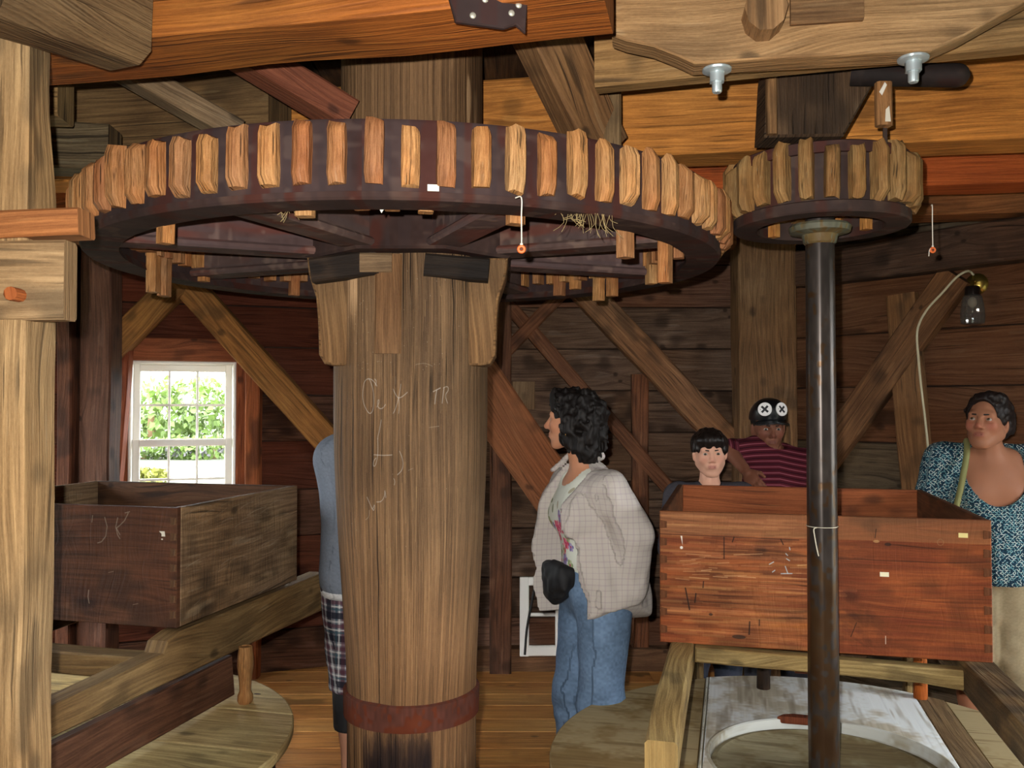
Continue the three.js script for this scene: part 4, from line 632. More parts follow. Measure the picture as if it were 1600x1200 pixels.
// wooden frames ("horses") that carry the bins
const railOak = mat('rough', 'rgb(196,182,132)', { bump: 0.006 }), railOak2 = mat('rough2', 'rgb(176,160,116)', { bump: 0.006 });
{
  const TOPR = 0.795, fx = [Math.cos(YAW), -Math.sin(YAW)], fz = [Math.sin(YAW), Math.cos(YAW)];   // frame axes in world x, z (front axis and towards-viewer axis)
  const o = thing('bin_frame', 'wooden rail frame carrying the right-hand bin above the round tub', 'frame', [0.575, 0, -2.96], YAW); void fx; void fz;
  const L = mesh('rail', alongZ(0.080, 0.085, 2.0, { amp: 0.008, c: 0.008 }), railOak, o); L.position.set(-0.01, TOPR - 0.043, -0.135);
  const Rr = mesh('rail', alongZ(0.105, 0.10, 2.0, { amp: 0.012, c: 0.01 }), mat('rough2', 'rgb(150,134,100)', { bump: 0.008 }), o); Rr.position.set(0.905, TOPR - 0.05, -0.135);
  const cr = mesh('cross_rail', plate([[0, 0.005], [0.2, 0.0], [0.45, -0.004], [0.7, -0.012], [0.86, -0.03], [0.86, 0.035], [0, 0.055]], 0.06, { bevel: 0.005, turn: 1 }), railOak, o); cr.position.set(0.035, TOPR - 0.062, -0.07);
  mesh('cross_rail', alongX(0.86, 0.06, 0.07, { amp: 0.006 }), railOak2, o).position.set(0.45, TOPR - 0.05, -1.05);
  mesh('support_leg', turned([[0.001, TUB_TOP], [0.026, TUB_TOP], [0.024, TOPR - 0.1], [0.026, TOPR - 0.05], [0.001, TOPR - 0.05]], 12), mat('cog', '#b8722f'), o).position.set(0.85, 0, -0.64);
  mesh('support_leg', turned([[0.001, TUB_TOP], [0.026, TUB_TOP], [0.024, TOPR - 0.1], [0.026, TOPR - 0.05], [0.001, TOPR - 0.05]], 12), mat('rough2', '#4c3b2c'), o).position.set(0.274, 0, -0.615);
  for (const x of [-0.01, 0.905]) mesh('back_leg', alongY(0.08, 0.71, 0.08), railOak2, o).position.set(x, 0.355, -1.06);
  // sagging chute under the bin
  mesh('chute', prism(Array.from({ length: 13 }, (_, i) => { const a = Math.PI + i / 12 * Math.PI; return [Math.cos(a) * 0.20, 0.035 + Math.sin(a) * 0.07]; }), 0.3, { n: 2, smooth: false }), mat('rough2', '#6d553c'), o).position.set(0.42, TOPR - 0.065, -0.52);
  mesh('chute_block', alongX(0.11, 0.04, 0.05, { amp: 0.004 }), mat('board', '#7c4a30'), o).position.set(0.42, TOPR - 0.10, -0.205);

  const f = thing('bin_frame', 'stepped wooden rail frame carrying the left-hand bin', 'frame', [-1.09, 0, -3.32], YAW);
  // stepped side rail: low towards the viewer, high under the bin
  const prof = [[-0.75, 0.665], [0.98, 0.69], [0.98, 0.775], [0.42, 0.785], [0.40, 0.82], [0.33, 0.835], [-0.75, 0.835]];
  const sr = mesh('rail', plate(prof, 0.08, { bevel: 0.006, turn: 1 }), mat('rough', 'rgb(166,146,108)', { bump: 0.006 }), f); sr.rotation.y = -Math.PI / 2; sr.position.x = 0.055;
  const fr = mesh('cross_rail', alongX(0.9, 0.075, 0.09, { amp: 0.006 }), mat('rough', 'rgb(160,142,104)'), f); fr.position.set(-0.42, 0.735, 0.40);
  const lr = mesh('rail', alongZ(0.08, 0.1, 1.7, { amp: 0.008 }), mat('rough2', '#76603f'), f); lr.position.set(-0.86, 0.73, 0.12);
  const lb = mesh('lower_board', plate([[-0.05, 0.50], [0.98, 0.51], [0.98, 0.655], [-0.03, 0.655]], 0.04, { bevel: 0.005, turn: 1 }), mat('rough2', '#866452', { bump: 0.005 }), f); lb.rotation.y = -Math.PI / 2; lb.position.x = 0.03;
  const tl = mesh('turned_leg', turned([[0.001, TUB_TOP], [0.024, TUB_TOP], [0.029, TUB_TOP + 0.01], [0.028, TUB_TOP + 0.03], [0.021, TUB_TOP + 0.045], [0.023, TUB_TOP + 0.08], [0.030, TUB_TOP + 0.14], [0.028, TUB_TOP + 0.18], [0.024, TUB_TOP + 0.21], [0.026, 0.69], [0.001, 0.69]], 20), mat('cog', '#b49670', { bump: 0.002 }), f); { const p = at(383, 1096, 3.32); const q = p.clone().sub(f.position).applyAxisAngle(V(0, 1, 0), -YAW); tl.position.set(q.x, 0, q.z); }
}
// round millstone tubs
function ringPts(r0, r1, y0, y1, b = 0.008) { return [[r0, y0], [r1 - b, y0], [r1, y0 + b], [r1, y1 - b], [r1 - b, y1], [r0, y1], [r0, y0]]; }
{
  const o = thing('millstone_tub', 'low round wooden millstone tub with a floury board lid under the right-hand bin', 'tub', [NUT.x, 0, NUT.z], YAW);
  const lidM = mat('dust', 'rgb(182,158,116)', { bump: 0.004, rough: 0.95, spec: 0.2 });
  mesh('casing', turned(ringPts(0.80, 0.835, 0.0, TUB_TOP - 0.03), 96), mat('rough', '#7c6446', { bump: 0.005 }), o);
  mesh('hoop', turned(ringPts(0.834, 0.842, 0.10, 0.16, 0.003), 96), mat('metal', '#5a4436', { rough: 0.8 }), o);
  // lid made of boards either side of the frame rails, cut to the circle
  const RL = 0.862, arc = (u0, u1, v0, v1, hole) => {      // polygon of the strip u0..u1, v0..v1 inside the circle
    const pts = []; for (let i = 0; i <= 160; i++) { const a = i / 160 * 6.28319; pts.push([Math.cos(a) * RL, Math.sin(a) * RL]); }
    let poly = pts.slice(0, -1); const clip = (ins, cut) => { const out = []; poly.forEach((p, i) => { const q = poly[(i + 1) % poly.length], a = ins(p), b = ins(q); if (a) out.push(p); if (a !== b) out.push(cut(p, q)); }); poly = out; };
    const cx = (k) => (p, q) => { const t = (k - p[0]) / (q[0] - p[0]); return [k, p[1] + (q[1] - p[1]) * t]; }, cy = (k) => (p, q) => { const t = (k - p[1]) / (q[1] - p[1]); return [p[0] + (q[0] - p[0]) * t, k]; };
    clip((p) => p[0] >= u0, cx(u0)); clip((p) => p[0] <= u1, cx(u1)); clip((p) => p[1] >= v0, cy(v0)); clip((p) => p[1] <= v1, cy(v1)); void hole; return poly;
  };
  const board = (name, poly, m, th, y, holes = [], turn = 0) => { const b = mesh(name, plate(poly, th, { bevel: 0.004, seg: 2, holes, turn }).rotateX(-Math.PI / 2), m, o); b.position.y = y; return b; };
  const HR = 0.372, hole = circ(HR, 64).map(([x, y]) => [x + 0.015, y]).reverse();
  // brown outer lid (left and right of the frame)
  board('lid_board', arc(-RL, -0.385, -RL, RL), lidM, 0.03, TUB_TOP - 0.034); board('lid_board', arc(0.50, RL, -RL, RL), lidM, 0.03, TUB_TOP - 0.034);
  const dm = (hex) => mat('dust', hex, { bump: 0.003, rough: 0.92, spec: 0.2 });
  board('lid_board', arc(-0.383, -0.372, -RL, RL), dm('rgb(234,230,218)'), 0.034, TUB_TOP - 0.034, [], 0); 
  board('lid_board', arc(-0.37, 0.40, -RL, RL), dm('rgb(250,247,240)'), 0.036, TUB_TOP - 0.036, [hole], 1); board('lid_board', arc(0.402, 0.498, -RL, RL), mat('rough', '#9c8f76', { bump: 0.004 }), 0.033, TUB_TOP - 0.034);
  const ring = mesh('hole_rim', turned([[HR - 0.008, TUB_TOP - 0.04], [HR - 0.006, TUB_TOP - 0.002], [HR, TUB_TOP + 0.002], [HR + 0.006, TUB_TOP + 0.001], [HR + 0.008, TUB_TOP - 0.004], [HR, TUB_TOP - 0.04], [HR - 0.008, TUB_TOP - 0.04]], 72), dm('#dcd8cc'), o); ring.position.x = 0.015;
  const patch = mesh('leather_patch', plate([[-0.075, 0], [-0.055, 0.03], [-0.02, 0.045], [0.05, 0.042], [0.07, 0.02], [0.075, 0]], 0.026, { bevel: 0.006, seg: 2 }).rotateX(-Math.PI / 2), mat('board', '#8a5236', { bump: 0.003 }), o); patch.position.set(-0.05, TUB_TOP - 0.016, -HR + 0.030);
  // the runner stone inside
  const flat = (g) => { const q = g.attributes.position, uv = g.attributes.uv; for (let i = 0; i < uv.count; i++) uv.setXY(i, q.getX(i) + q.getY(i), q.getZ(i)); return g; };
  mesh('millstone', flat(turned([[0.05, 0.30], [0.60, 0.30], [0.60, 0.435], [0.57, 0.44], [0.355, 0.44], [0.345, 0.455], [0.330, 0.457], [0.32, 0.45], [0.05, 0.445], [0.05, 0.30]], 72)), mat('dust', 'rgb(150,136,104)', { bump: 0.008, rough: 0.95 }), o);

  const t = thing('millstone_tub', 'low round wooden millstone tub with a pale lid under the left-hand bin', 'tub', [TUB2.x, 0, TUB2.z], YAW);
  const l2 = (hex) => mat('rough', hex, { bump: 0.002, rough: 0.8 });
  const put = (poly, m) => { const b = mesh('lid_board', plate(poly, 0.035, { bevel: 0.006, seg: 2, turn: 1 }).rotateX(-Math.PI / 2), m, t); b.position.y = TUB_TOP - 0.035; };
  put(arc(-RL, RL, -RL, 0.115), l2('rgb(232,226,176)')); put(arc(-RL, RL, 0.117, 0.45), l2('rgb(242,232,182)')); put(arc(-RL, RL, 0.452, RL), l2('rgb(236,228,176)'));
  const kn = mesh('knot_hole', new THREE.SphereGeometry(0.012, 12, 8).scale(1.3, 0.12, 0.6), plain('#3a2f22', 0.9), t); { const q = at(402, 1082, 3.42).sub(t.position).applyAxisAngle(V(0, 1, 0), -YAW); kn.position.set(q.x, TUB_TOP, q.z); }
  mesh('casing', turned(ringPts(0.77, 0.80, 0.0, TUB_TOP - 0.034), 96), mat('rough', '#5c4a36', { bump: 0.005 }), t);
}

// ================================================================ SMALL THINGS
// spare white window sash leaning on the back wall
{
  const a = at(843, 1026, 5.27), o = thing('spare_sash', 'white spare window sash leaning against the back wall behind the woman', 'sash', [a.x, a.y, a.z - 0.02], 0.03), w = 0.235, h = 0.465, m = plain('#e8e6df', 0.6);
  const B = (name, g, x, y) => { const q = mesh(name, g, m, o); q.position.set(x, y, 0); };
  B('stile', alongY(0.055, h, 0.03), -w / 2 + 0.0275, h / 2); B('stile', alongY(0.022, h, 0.03), w / 2 - 0.011, h / 2); B('rail', alongX(w - 0.07, 0.05, 0.03), 0.016, h - 0.025); B('rail', alongX(w - 0.07, 0.06, 0.03), 0.016, 0.03); B('muntin', alongX(w - 0.07, 0.02, 0.022), 0.016, h * 0.52);
  for (const y of [0.145, 0.345]) mesh('pane', new THREE.PlaneGeometry(w - 0.074, 0.18), plain('#ffffff', 0.02, 0, { transmission: 1, thickness: 0, ior: 1.45 }), o).position.set(0.016, y, 0);
  o.rotation.x = -0.04;
  const c = at(820, 1023, 5.24); const cord = mesh('black_strap', tube([at(838, 905, 5.245), at(830, 945, 5.24), at(823, 985, 5.245), c], 0.008, 20, 6), plain('#1c1a18', 0.7)); tag(cord, 'black strap hanging down in front of the spare white sash', 'strap');
}
// wall lamp with a glass jar shade and its cable
{
  const d = rw(1525) - 0.02, a = at(1526, 444, d), o = thing('wall_lamp', 'small brass wall lamp with a clear ribbed glass jar shade', 'lamp', a, -0.72);
  const brass = plain('#9c8440', 0.28, 0.9);
  mesh('wall_plate', turned([[0.001, 0.028], [0.02, 0.026], [0.042, 0.016], [0.055, 0.0], [0.001, 0.0]], 28).rotateX(Math.PI / 2), brass, o);
  mesh('arm', tube([V(0, 0, 0.015), V(0, 0.012, 0.045), V(0, 0.004, 0.075), V(0, -0.018, 0.085)], 0.008, 16, 8), brass, o);
  mesh('socket', turned([[0.001, -0.018], [0.03, -0.02], [0.035, -0.03], [0.036, -0.062], [0.032, -0.066], [0.001, -0.066]], 24).translate(0, 0, 0.085), plain('#2c2320', 0.3, 0.6), o);
  const pts = [[0.030, -0.06]]; for (let i = 0; i <= 16; i++) { const t = i / 16; pts.push([0.042 + 0.012 * Math.sin(t * 2.2) + 0.0015 * Math.sin(i * Math.PI), -0.072 - t * 0.135]); } pts.push([0.04, -0.212], [0.001, -0.216]);
  const gg = turned(pts, 40), gp = gg.attributes.position; for (let i = 0; i < gp.count; i++) { const x = gp.getX(i), z = gp.getZ(i), a2 = Math.atan2(z, x), k = 1 + 0.045 * Math.sin(a2 * 14); gp.setX(i, x * k); gp.setZ(i, z * k); } gg.computeVertexNormals();
  mesh('glass_shade', gg.translate(0, 0, 0.085), plain('rgb(196,190,182)', 0.06, 0, { transmission: 0.9, thickness: 0, ior: 1.5 }), o);
  mesh('bulb', new THREE.SphereGeometry(0.022, 16, 12).scale(1, 1.3, 1).translate(0, -0.1, 0.085), plain('#d8d4c8', 0.2), o);
  const P = (px, py, off = 0.02) => at(px, py, rw(px) - off);
  const cable = mesh('lamp_cable', tube([P(1524, 434, 0.03), P(1518, 426), P(1510, 424, 0.08), P(1496, 432, 0.12), P(1472, 458, 0.16), P(1450, 482, 0.16), P(1437, 504, 0.16), P(1433, 520, 0.16), P(1435, 560, 0.14), P(1440, 610, 0.1), P(1446, 660, 0.1), P(1451, 712, 0.1), P(1453, 760, 0.1)], 0.0065, 60, 6), plain('#c9bf9e', 0.6)); tag(cable, 'pale cable running from the wall lamp down the stud', 'cable');
}
// the camera's flash head, just above and left of the lens
{
  const o = thing('camera_flash', 'small camera flash unit at the viewpoint, outside the picture', 'flash', FLASH_AT); o.userData.kind = 'structure'; delete o.userData.category;
  const s = mesh('flash_body', alongX(0.05, 0.03, 0.03), plain('#202020', 0.5), o); s.position.z = 0.045;
  mesh('flash_window', alongX(0.034, 0.018, 0.006, { c: 0.002 }), new THREE.MeshStandardMaterial({ color: '#ffffff', emissive: '#fff4e0', emissiveIntensity: 1 }), o).position.z = 0.026;
}

// ================================================================ PEOPLE
// distance fields joined smoothly, meshed with surface nets
const cap = (a, b, ra, rb = ra) => { const bx = b.x - a.x, by = b.y - a.y, bz = b.z - a.z, l2 = bx * bx + by * by + bz * bz + 1e-9; return (x, y, z) => { const px = x - a.x, py = y - a.y, pz = z - a.z, h = clamp((px * bx + py * by + pz * bz) / l2), dx = px - bx * h, dy = py - by * h, dz = pz - bz * h; return Math.sqrt(dx * dx + dy * dy + dz * dz) - (ra + (rb - ra) * h); }; };
const ell = (c, r, q) => { const qi = q ? q.clone().invert() : null, t = V(0, 0, 0); return (x, y, z) => { t.set(x - c.x, y - c.y, z - c.z); if (qi) t.applyQuaternion(qi); const k0 = Math.hypot(t.x / r.x, t.y / r.y, t.z / r.z), k1 = Math.hypot(t.x / r.x ** 2, t.y / r.y ** 2, t.z / r.z ** 2); return k1 < 1e-9 ? -Math.min(r.x, r.y, r.z) : k0 * (k0 - 1) / k1; }; };
const smin = (a, b, k) => { const h = Math.max(k - Math.abs(a - b), 0) / k; return Math.min(a, b) - h * h * k * 0.25; };
const smax = (a, b, k) => -smin(-a, -b, k);
const join = (list, k) => (x, y, z) => { let d = 1e3; for (const f of list) d = smin(d, f(x, y, z), k); return d; };
const off = (f, a) => (x, y, z) => f(x, y, z) - a;
function nets(f, lo, hi, c, wantUV) {
  const nx = Math.ceil((hi.x - lo.x) / c) + 1, ny = Math.ceil((hi.y - lo.y) / c) + 1, nz = Math.ceil((hi.z - lo.z) / c) + 1, F = new Float32Array(nx * ny * nz), id = new Int32Array(nx * ny * nz).fill(-1);
  const I = (i, j, k) => (k * ny + j) * nx + i;
  // coarse skip: evaluate every second plane fully is not needed; fields are cheap
  for (let k = 0; k < nz; k++) for (let j = 0; j < ny; j++) for (let i = 0; i < nx; i++) F[I(i, j, k)] = f(lo.x + i * c, lo.y + j * c, lo.z + k * c);
  const pos = [], idx = [];
  for (let k = 0; k < nz - 1; k++) for (let j = 0; j < ny - 1; j++) for (let i = 0; i < nx - 1; i++) {
    let n = 0, sx = 0, sy = 0, sz = 0, m = 0; const v = [];
    for (let q = 0; q < 8; q++) { const d = F[I(i + (q & 1), j + (q >> 1 & 1), k + (q >> 2))]; v.push(d); if (d < 0) m |= 1 << q; }
    if (m === 0 || m === 255) continue;
    for (let q = 0; q < 8; q++) for (const b of [1, 2, 4]) if (!(q & b)) { const p = q | b, a = v[q], e = v[p]; if ((a < 0) !== (e < 0)) { const t = a / (a - e); sx += (q & 1) + (b === 1 ? t : 0); sy += (q >> 1 & 1) + (b === 2 ? t : 0); sz += (q >> 2) + (b === 4 ? t : 0); n++; } }
    id[I(i, j, k)] = pos.length / 3; pos.push(lo.x + (i + sx / n) * c, lo.y + (j + sy / n) * c, lo.z + (k + sz / n) * c);
  }
  const quadf = (a, b, d, e, flip) => { if (a < 0 || b < 0 || d < 0 || e < 0) return; flip ? idx.push(a, e, d, a, d, b) : idx.push(a, b, d, a, d, e); };
  for (let k = 1; k < nz - 1; k++) for (let j = 1; j < ny - 1; j++) for (let i = 1; i < nx - 1; i++) {
    const s = F[I(i, j, k)] < 0;
    if (s !== F[I(i + 1, j, k)] < 0) quadf(id[I(i, j - 1, k - 1)], id[I(i, j, k - 1)], id[I(i, j, k)], id[I(i, j - 1, k)], !s);
    if (s !== F[I(i, j + 1, k)] < 0) quadf(id[I(i - 1, j, k - 1)], id[I(i - 1, j, k)], id[I(i, j, k)], id[I(i, j, k - 1)], !s);
    if (s !== F[I(i, j, k + 1)] < 0) quadf(id[I(i - 1, j - 1, k)], id[I(i, j - 1, k)], id[I(i, j, k)], id[I(i - 1, j, k)], !s);
  }
  const g = new THREE.BufferGeometry(); g.setAttribute('position', new THREE.Float32BufferAttribute(pos, 3)); g.setIndex(idx); g.computeVertexNormals();
  const uv = []; for (let i = 0; i < pos.length / 3; i++) { const q = wantUV ? wantUV(pos[i * 3], pos[i * 3 + 1], pos[i * 3 + 2], g.attributes.normal, i) : [pos[i * 3], pos[i * 3 + 1]]; uv.push(...q); }
  g.setAttribute('uv', new THREE.Float32BufferAttribute(uv, 2)); return g;
}
function paintVerts(g, fn) { const p = g.attributes.position, c = []; for (let i = 0; i < p.count; i++) c.push(...fn(p.getX(i), p.getY(i), p.getZ(i))); g.setAttribute('color', new THREE.Float32BufferAttribute(c, 3)); return g; }
const lin = (hex) => { const c = new THREE.Color(hex); return [c.r, c.g, c.b]; };

// ---- head: face towards +z, origin between the ears, chin at y = -0.1125
function headField(o = {}) {
  const child = o.child ?? 0, nw = o.nose ?? 1, w = o.w ?? 1;
  const L = [[ell(V(0, 0.03, -0.014), V(0.076 * w, 0.084, 0.094)), 0.01], [ell(V(0, -0.022, 0.022), V(0.061 * w, 0.082, 0.066)), 0.03],
    ...[-1, 1].flatMap((s) => [[cap(V(s * 0.050 * w, -0.050, -0.004), V(s * 0.018, -0.096, 0.058), 0.023, 0.018), 0.03], [ell(V(s * 0.040 * w, -0.022, 0.062), V(0.020, 0.020, 0.018)), 0.03], [ell(V(s * 0.076 * w, -0.008, -0.012), V(0.009, 0.031, 0.018), new THREE.Quaternion().setFromEuler(new THREE.Euler(0.15, s * 0.45, 0))), 0.008]]),
    [cap(V(-0.036, 0.021, 0.074), V(0.036, 0.021, 0.074), 0.013), 0.016], [ell(V(0, -0.100, 0.068), V(0.019, 0.014, 0.014)), 0.014],
    [cap(V(0, 0.012, 0.084), V(0, -0.028, 0.100 + 0.006 * nw), 0.0075, 0.0105 + 0.002 * nw), 0.012], ...[-1, 1].map((s) => [ell(V(s * 0.012, -0.034, 0.093), V(0.0085, 0.007, 0.010)), 0.006]), [ell(V(0, -0.062, 0.074), V(0.03, 0.022, 0.018)), 0.015]];
  const sock = [-1, 1].map((s) => ell(V(s * 0.031, 0.000, 0.090), V(0.019, 0.0105, 0.013)));
  const lids = [-1, 1].map((s) => ell(V(s * 0.031, 0.0, 0.0715), V(0.0165, 0.0135, 0.0155)));
  const lips = [[ell(V(0, -0.0575, 0.0885), V(0.020, 0.0046, 0.0080)), 0.004], [ell(V(0, -0.068, 0.0875), V(0.019, 0.0056, 0.009)), 0.004]];
  return (x, y, z) => {
    let d = 1e3; for (const [f, k] of L) d = smin(d, f(x, y, z), k);
    for (const f of sock) d = smax(d, -f(x, y, z), 0.010);
    for (const f of lids) d = smin(d, f(x, y, z), 0.004);
    // opening between the lids
    for (const s of [-1, 1]) { const q = ((x - s * 0.031) / 0.0130) ** 2 + ((y - 0.001) / 0.0044) ** 2; if (z > 0.06) d = Math.max(d, -(Math.max((Math.sqrt(q) - 1) * 0.005, 0.078 - z))); }
    for (const [f, k] of lips) d = smin(d, f(x, y, z), k);
    return d;
  };
}
function headColour(skin, lip, flush) { const s = lin(skin), l = lin(lip), fl = lin(flush ?? skin); return (x, y, z) => { let c = s; const a = Math.exp(-(((Math.abs(x) - 0.042) / 0.02) ** 2 + ((y + 0.025) / 0.02) ** 2)) * (z > 0.03 ? 0.6 : 0), n = Math.exp(-((x / 0.014) ** 2 + ((y + 0.03) / 0.016) ** 2)) * (z > 0.085 ? 0.6 : 0); c = mix3(c, fl, Math.max(a, n)); if (z > 0.07) { const m = Math.max(0, 1 - Math.max(Math.abs(x) / 0.023, Math.abs(y + 0.0628) / 0.0115)); c = mix3(c, l, clamp(m * 3) * 0.7); if (Math.abs(y + 0.0627) < 0.0014 && Math.abs(x) < 0.021) c = mix3(c, l.map((q) => q * 0.45), 0.8); } return c; }; }

// ---- hand: wrist at the origin, fingers along -y, palm towards +z, thumb on the +x side (s mirrors)
function handField(s = 1, curl = 0.5) {
  const palm = ell(V(0, -0.045, 0), V(0.040, 0.05, 0.015)), L = [palm, cap(V(0, 0.02, 0), V(0, -0.02, 0), 0.026, 0.026)];
  [[0.028, -0.083, 0.072, 0.0085], [0.0095, -0.09, 0.08, 0.009], [-0.0095, -0.087, 0.074, 0.0085], [-0.027, -0.078, 0.058, 0.0075]].forEach(([x, y, l, r], i) => { let p = V(s * x, y + 0.012, 0), a = curl * (0.35 + i * 0.07), dir; for (const [f, rr] of [[0.45, 1], [0.3, 0.93], [0.25, 0.85]]) { dir = V(s * x * 0.6, -Math.cos(a), Math.sin(a)).normalize(); const q = p.clone().addScaledVector(dir, l * f); L.push(cap(p, q, r * rr, r * rr * 0.93)); p = q; a += curl * 0.75; } });
  { let p = V(s * 0.025, -0.022, 0.006), q = V(s * 0.05, -0.052, 0.020), t = V(s * 0.054, -0.082, 0.028); L.push(cap(p, q, 0.013, 0.0105), cap(q, t, 0.0105, 0.0085)); }
  return join(L, 0.007);
}

// ---- a whole person. Joints in the person's own axes (facing +z, left at +x), metres above the floor
function person(cfg) {
  const { H, yaw, base, label, seed = 1 } = cfg, o = thing('person', label, 'person', base, yaw), G = cfg.girth ?? 1;
  const toLocal = (p) => p.clone().sub(o.position).applyAxisAngle(V(0, 1, 0), -yaw);
  const J = { head: V(0, 0.93 * H, 0.02), neck: V(0, 0.845 * H, -0.015), chest: V(0, 0.74 * H, 0), waist: V(0, 0.61 * H, 0.005), pelvis: V(0, 0.535 * H, 0) };
  for (const [n, s] of [['L', 1], ['R', -1]]) { J['sh' + n] = V(s * 0.108 * H, 0.805 * H, -0.01); J['el' + n] = V(s * 0.135 * H, 0.63 * H, -0.03); J['wr' + n] = V(s * 0.135 * H, 0.485 * H, 0.03); J['hip' + n] = V(s * 0.052 * H, 0.515 * H, 0); J['kn' + n] = V(s * 0.055 * H, 0.28 * H, 0.012); J['an' + n] = V(s * 0.058 * H, 0.045 * H, -0.02); }
  if (cfg.joints) Object.assign(J, cfg.joints(toLocal, J));
  const hs = (cfg.headScale ?? 1), hq = new THREE.Quaternion().setFromEuler(new THREE.Euler(...(cfg.headTurn ?? [0, 0, 0]), 'YXZ')), hp = J.head;
  const toWorldHead = (g) => g.scale(hs, hs, hs).applyQuaternion(hq).translate(hp.x, hp.y, hp.z);
  const k = H / 1.65;
  // skin
  const torso = [ell(J.chest, V(0.148 * k * G, 0.17 * k, 0.098 * k * G)), ell(J.waist, V(0.128 * k * G, 0.13 * k, 0.092 * k * G)), ell(J.pelvis, V(0.158 * k * G, 0.115 * k, 0.112 * k * G)), cap(J.shL.clone().multiplyScalar(1).add(V(-0.03, 0, 0)), J.shR.clone().add(V(0.03, 0, 0)), 0.052 * k)];
  if (cfg.bust) torso.push(ell(J.chest.clone().add(V(0.07, -0.02, 0.065)), V(0.06, 0.06, 0.045)), ell(J.chest.clone().add(V(-0.07, -0.02, 0.065)), V(0.06, 0.06, 0.045)));
  const neck = cap(J.neck.clone().add(V(0, -0.03, 0)), hp.clone().add(V(0, -0.05, -0.018).applyQuaternion(hq)), 0.056 * k, 0.051 * k);
  const upper = (n, a = 0) => cap(J['sh' + n], J['el' + n], 0.050 * k + a, 0.040 * k + a), fore = (n, a = 0) => cap(J['el' + n], J['wr' + n], 0.040 * k + a, 0.027 * k + a);
  const thigh = (n, a = 0) => cap(J['hip' + n], J['kn' + n], 0.084 * k * G + a, 0.056 * k + a), shin = (n, a = 0) => cap(J['kn' + n], J['an' + n], 0.055 * k + a, 0.036 * k + a);
  const calf = (n) => ell(J['kn' + n].clone().lerp(J['an' + n], 0.3).add(V(0, 0, -0.018)), V(0.048 * k, 0.10 * k, 0.05 * k));
  const skin = join([...torso, neck, ...['L', 'R'].flatMap((n) => [upper(n), fore(n), thigh(n), shin(n), calf(n)])], 0.035);
  const all = Object.values(J), lo = V(Math.min(...all.map((p) => p.x)) - 0.22, 0.03, Math.min(...all.map((p) => p.z)) - 0.22), hi = V(Math.max(...all.map((p) => p.x)) + 0.22, hp.y - 0.04, Math.max(...all.map((p) => p.z)) + 0.24);
  const sk = lin(cfg.skin), body = paintVerts(nets((x, y, z) => Math.max(skin(x, y, z), y - (hp.y - 0.05)), lo, hi, 0.013), () => sk);
  const HF = headField(cfg.face), hg = paintVerts(nets(HF, V(-0.1, -0.13, -0.125), V(0.1, 0.13, 0.125), 0.0042), headColour(cfg.skin, cfg.lip ?? '#9a5a4c', cfg.flush)); toWorldHead(hg);
  const geos = [body, hg];
  for (const n of ['L', 'R']) { const h = paintVerts(nets(handField(n === 'L' ? 1 : -1, cfg.curl ?? 0.6), V(-0.075, -0.19, -0.04), V(0.075, 0.05, 0.13), 0.0045), () => sk); const d = J['wr' + n].clone().sub(J['el' + n]).normalize(), q = new THREE.Quaternion().setFromUnitVectors(V(0, -1, 0), d), tw = new THREE.Quaternion().setFromAxisAngle(V(0, 1, 0), cfg.handTwist?.[n] ?? (n === 'L' ? -1.2 : 1.2)); h.scale(k * 0.95, k * 0.95, k * 0.95).applyQuaternion(tw).applyQuaternion(q).translate(J['wr' + n].x, J['wr' + n].y, J['wr' + n].z); geos.push(h); }
  mesh('body', mergeGeometries(geos), new THREE.MeshPhysicalMaterial({ vertexColors: true, roughness: 0.52, specularIntensity: 0.4 }), o);
  // eyes and brows
  for (const s of [-1, 1]) {
    const e = new THREE.SphereGeometry(0.0125, 24, 18).rotateX(Math.PI / 2), iris = lin(cfg.iris ?? '#4a3424'); const lk = cfg.look ?? [0, 0];
    paintVerts(e, (x, y, z) => { const a = Math.hypot(x - lk[0] * 0.0125, y - lk[1] * 0.0125); return z < 0 || a > 0.0066 ? [0.42, 0.37, 0.33] : a < 0.0030 ? [0.012, 0.008, 0.008] : iris; });
    e.translate(s * 0.031, 0.0, 0.0735); mesh('eye', toWorldHead(e), new THREE.MeshPhysicalMaterial({ vertexColors: true, roughness: 0.08, clearcoat: 1 }), o);
    const b = nets(cap(V(s * 0.016, 0.0185, 0.0925), V(s * 0.046, 0.022, 0.0795), 0.0036, 0.0024), V(-0.06, 0.005, 0.06), V(0.06, 0.035, 0.105), 0.0022); mesh('eyebrow', toWorldHead(b), plain(cfg.hair, 0.8), o);
  }
  const garment = (name, f, a, b, cell, m, uvf, parent = o) => mesh(name, nets(f, a, b, cell, uvf ?? ((x, y, z, nn, i) => { const ax = Math.abs(nn.getX(i)), az = Math.abs(nn.getZ(i)); return ax > az ? [z, y] : [x, y]; })), m, parent);
  const hairField = cfg.hairField;
  if (hairField) { const c = cfg.hairCell ?? 0.004, b = cfg.hairBox ?? [V(-0.13, -0.16, -0.15), V(0.13, 0.15, 0.13)]; const g = nets(hairField, b[0], b[1], c); mesh('hair', toWorldHead(g), plain(cfg.hair, cfg.hairRough ?? 0.55, 0, { specularIntensity: 0.5 }), o); }
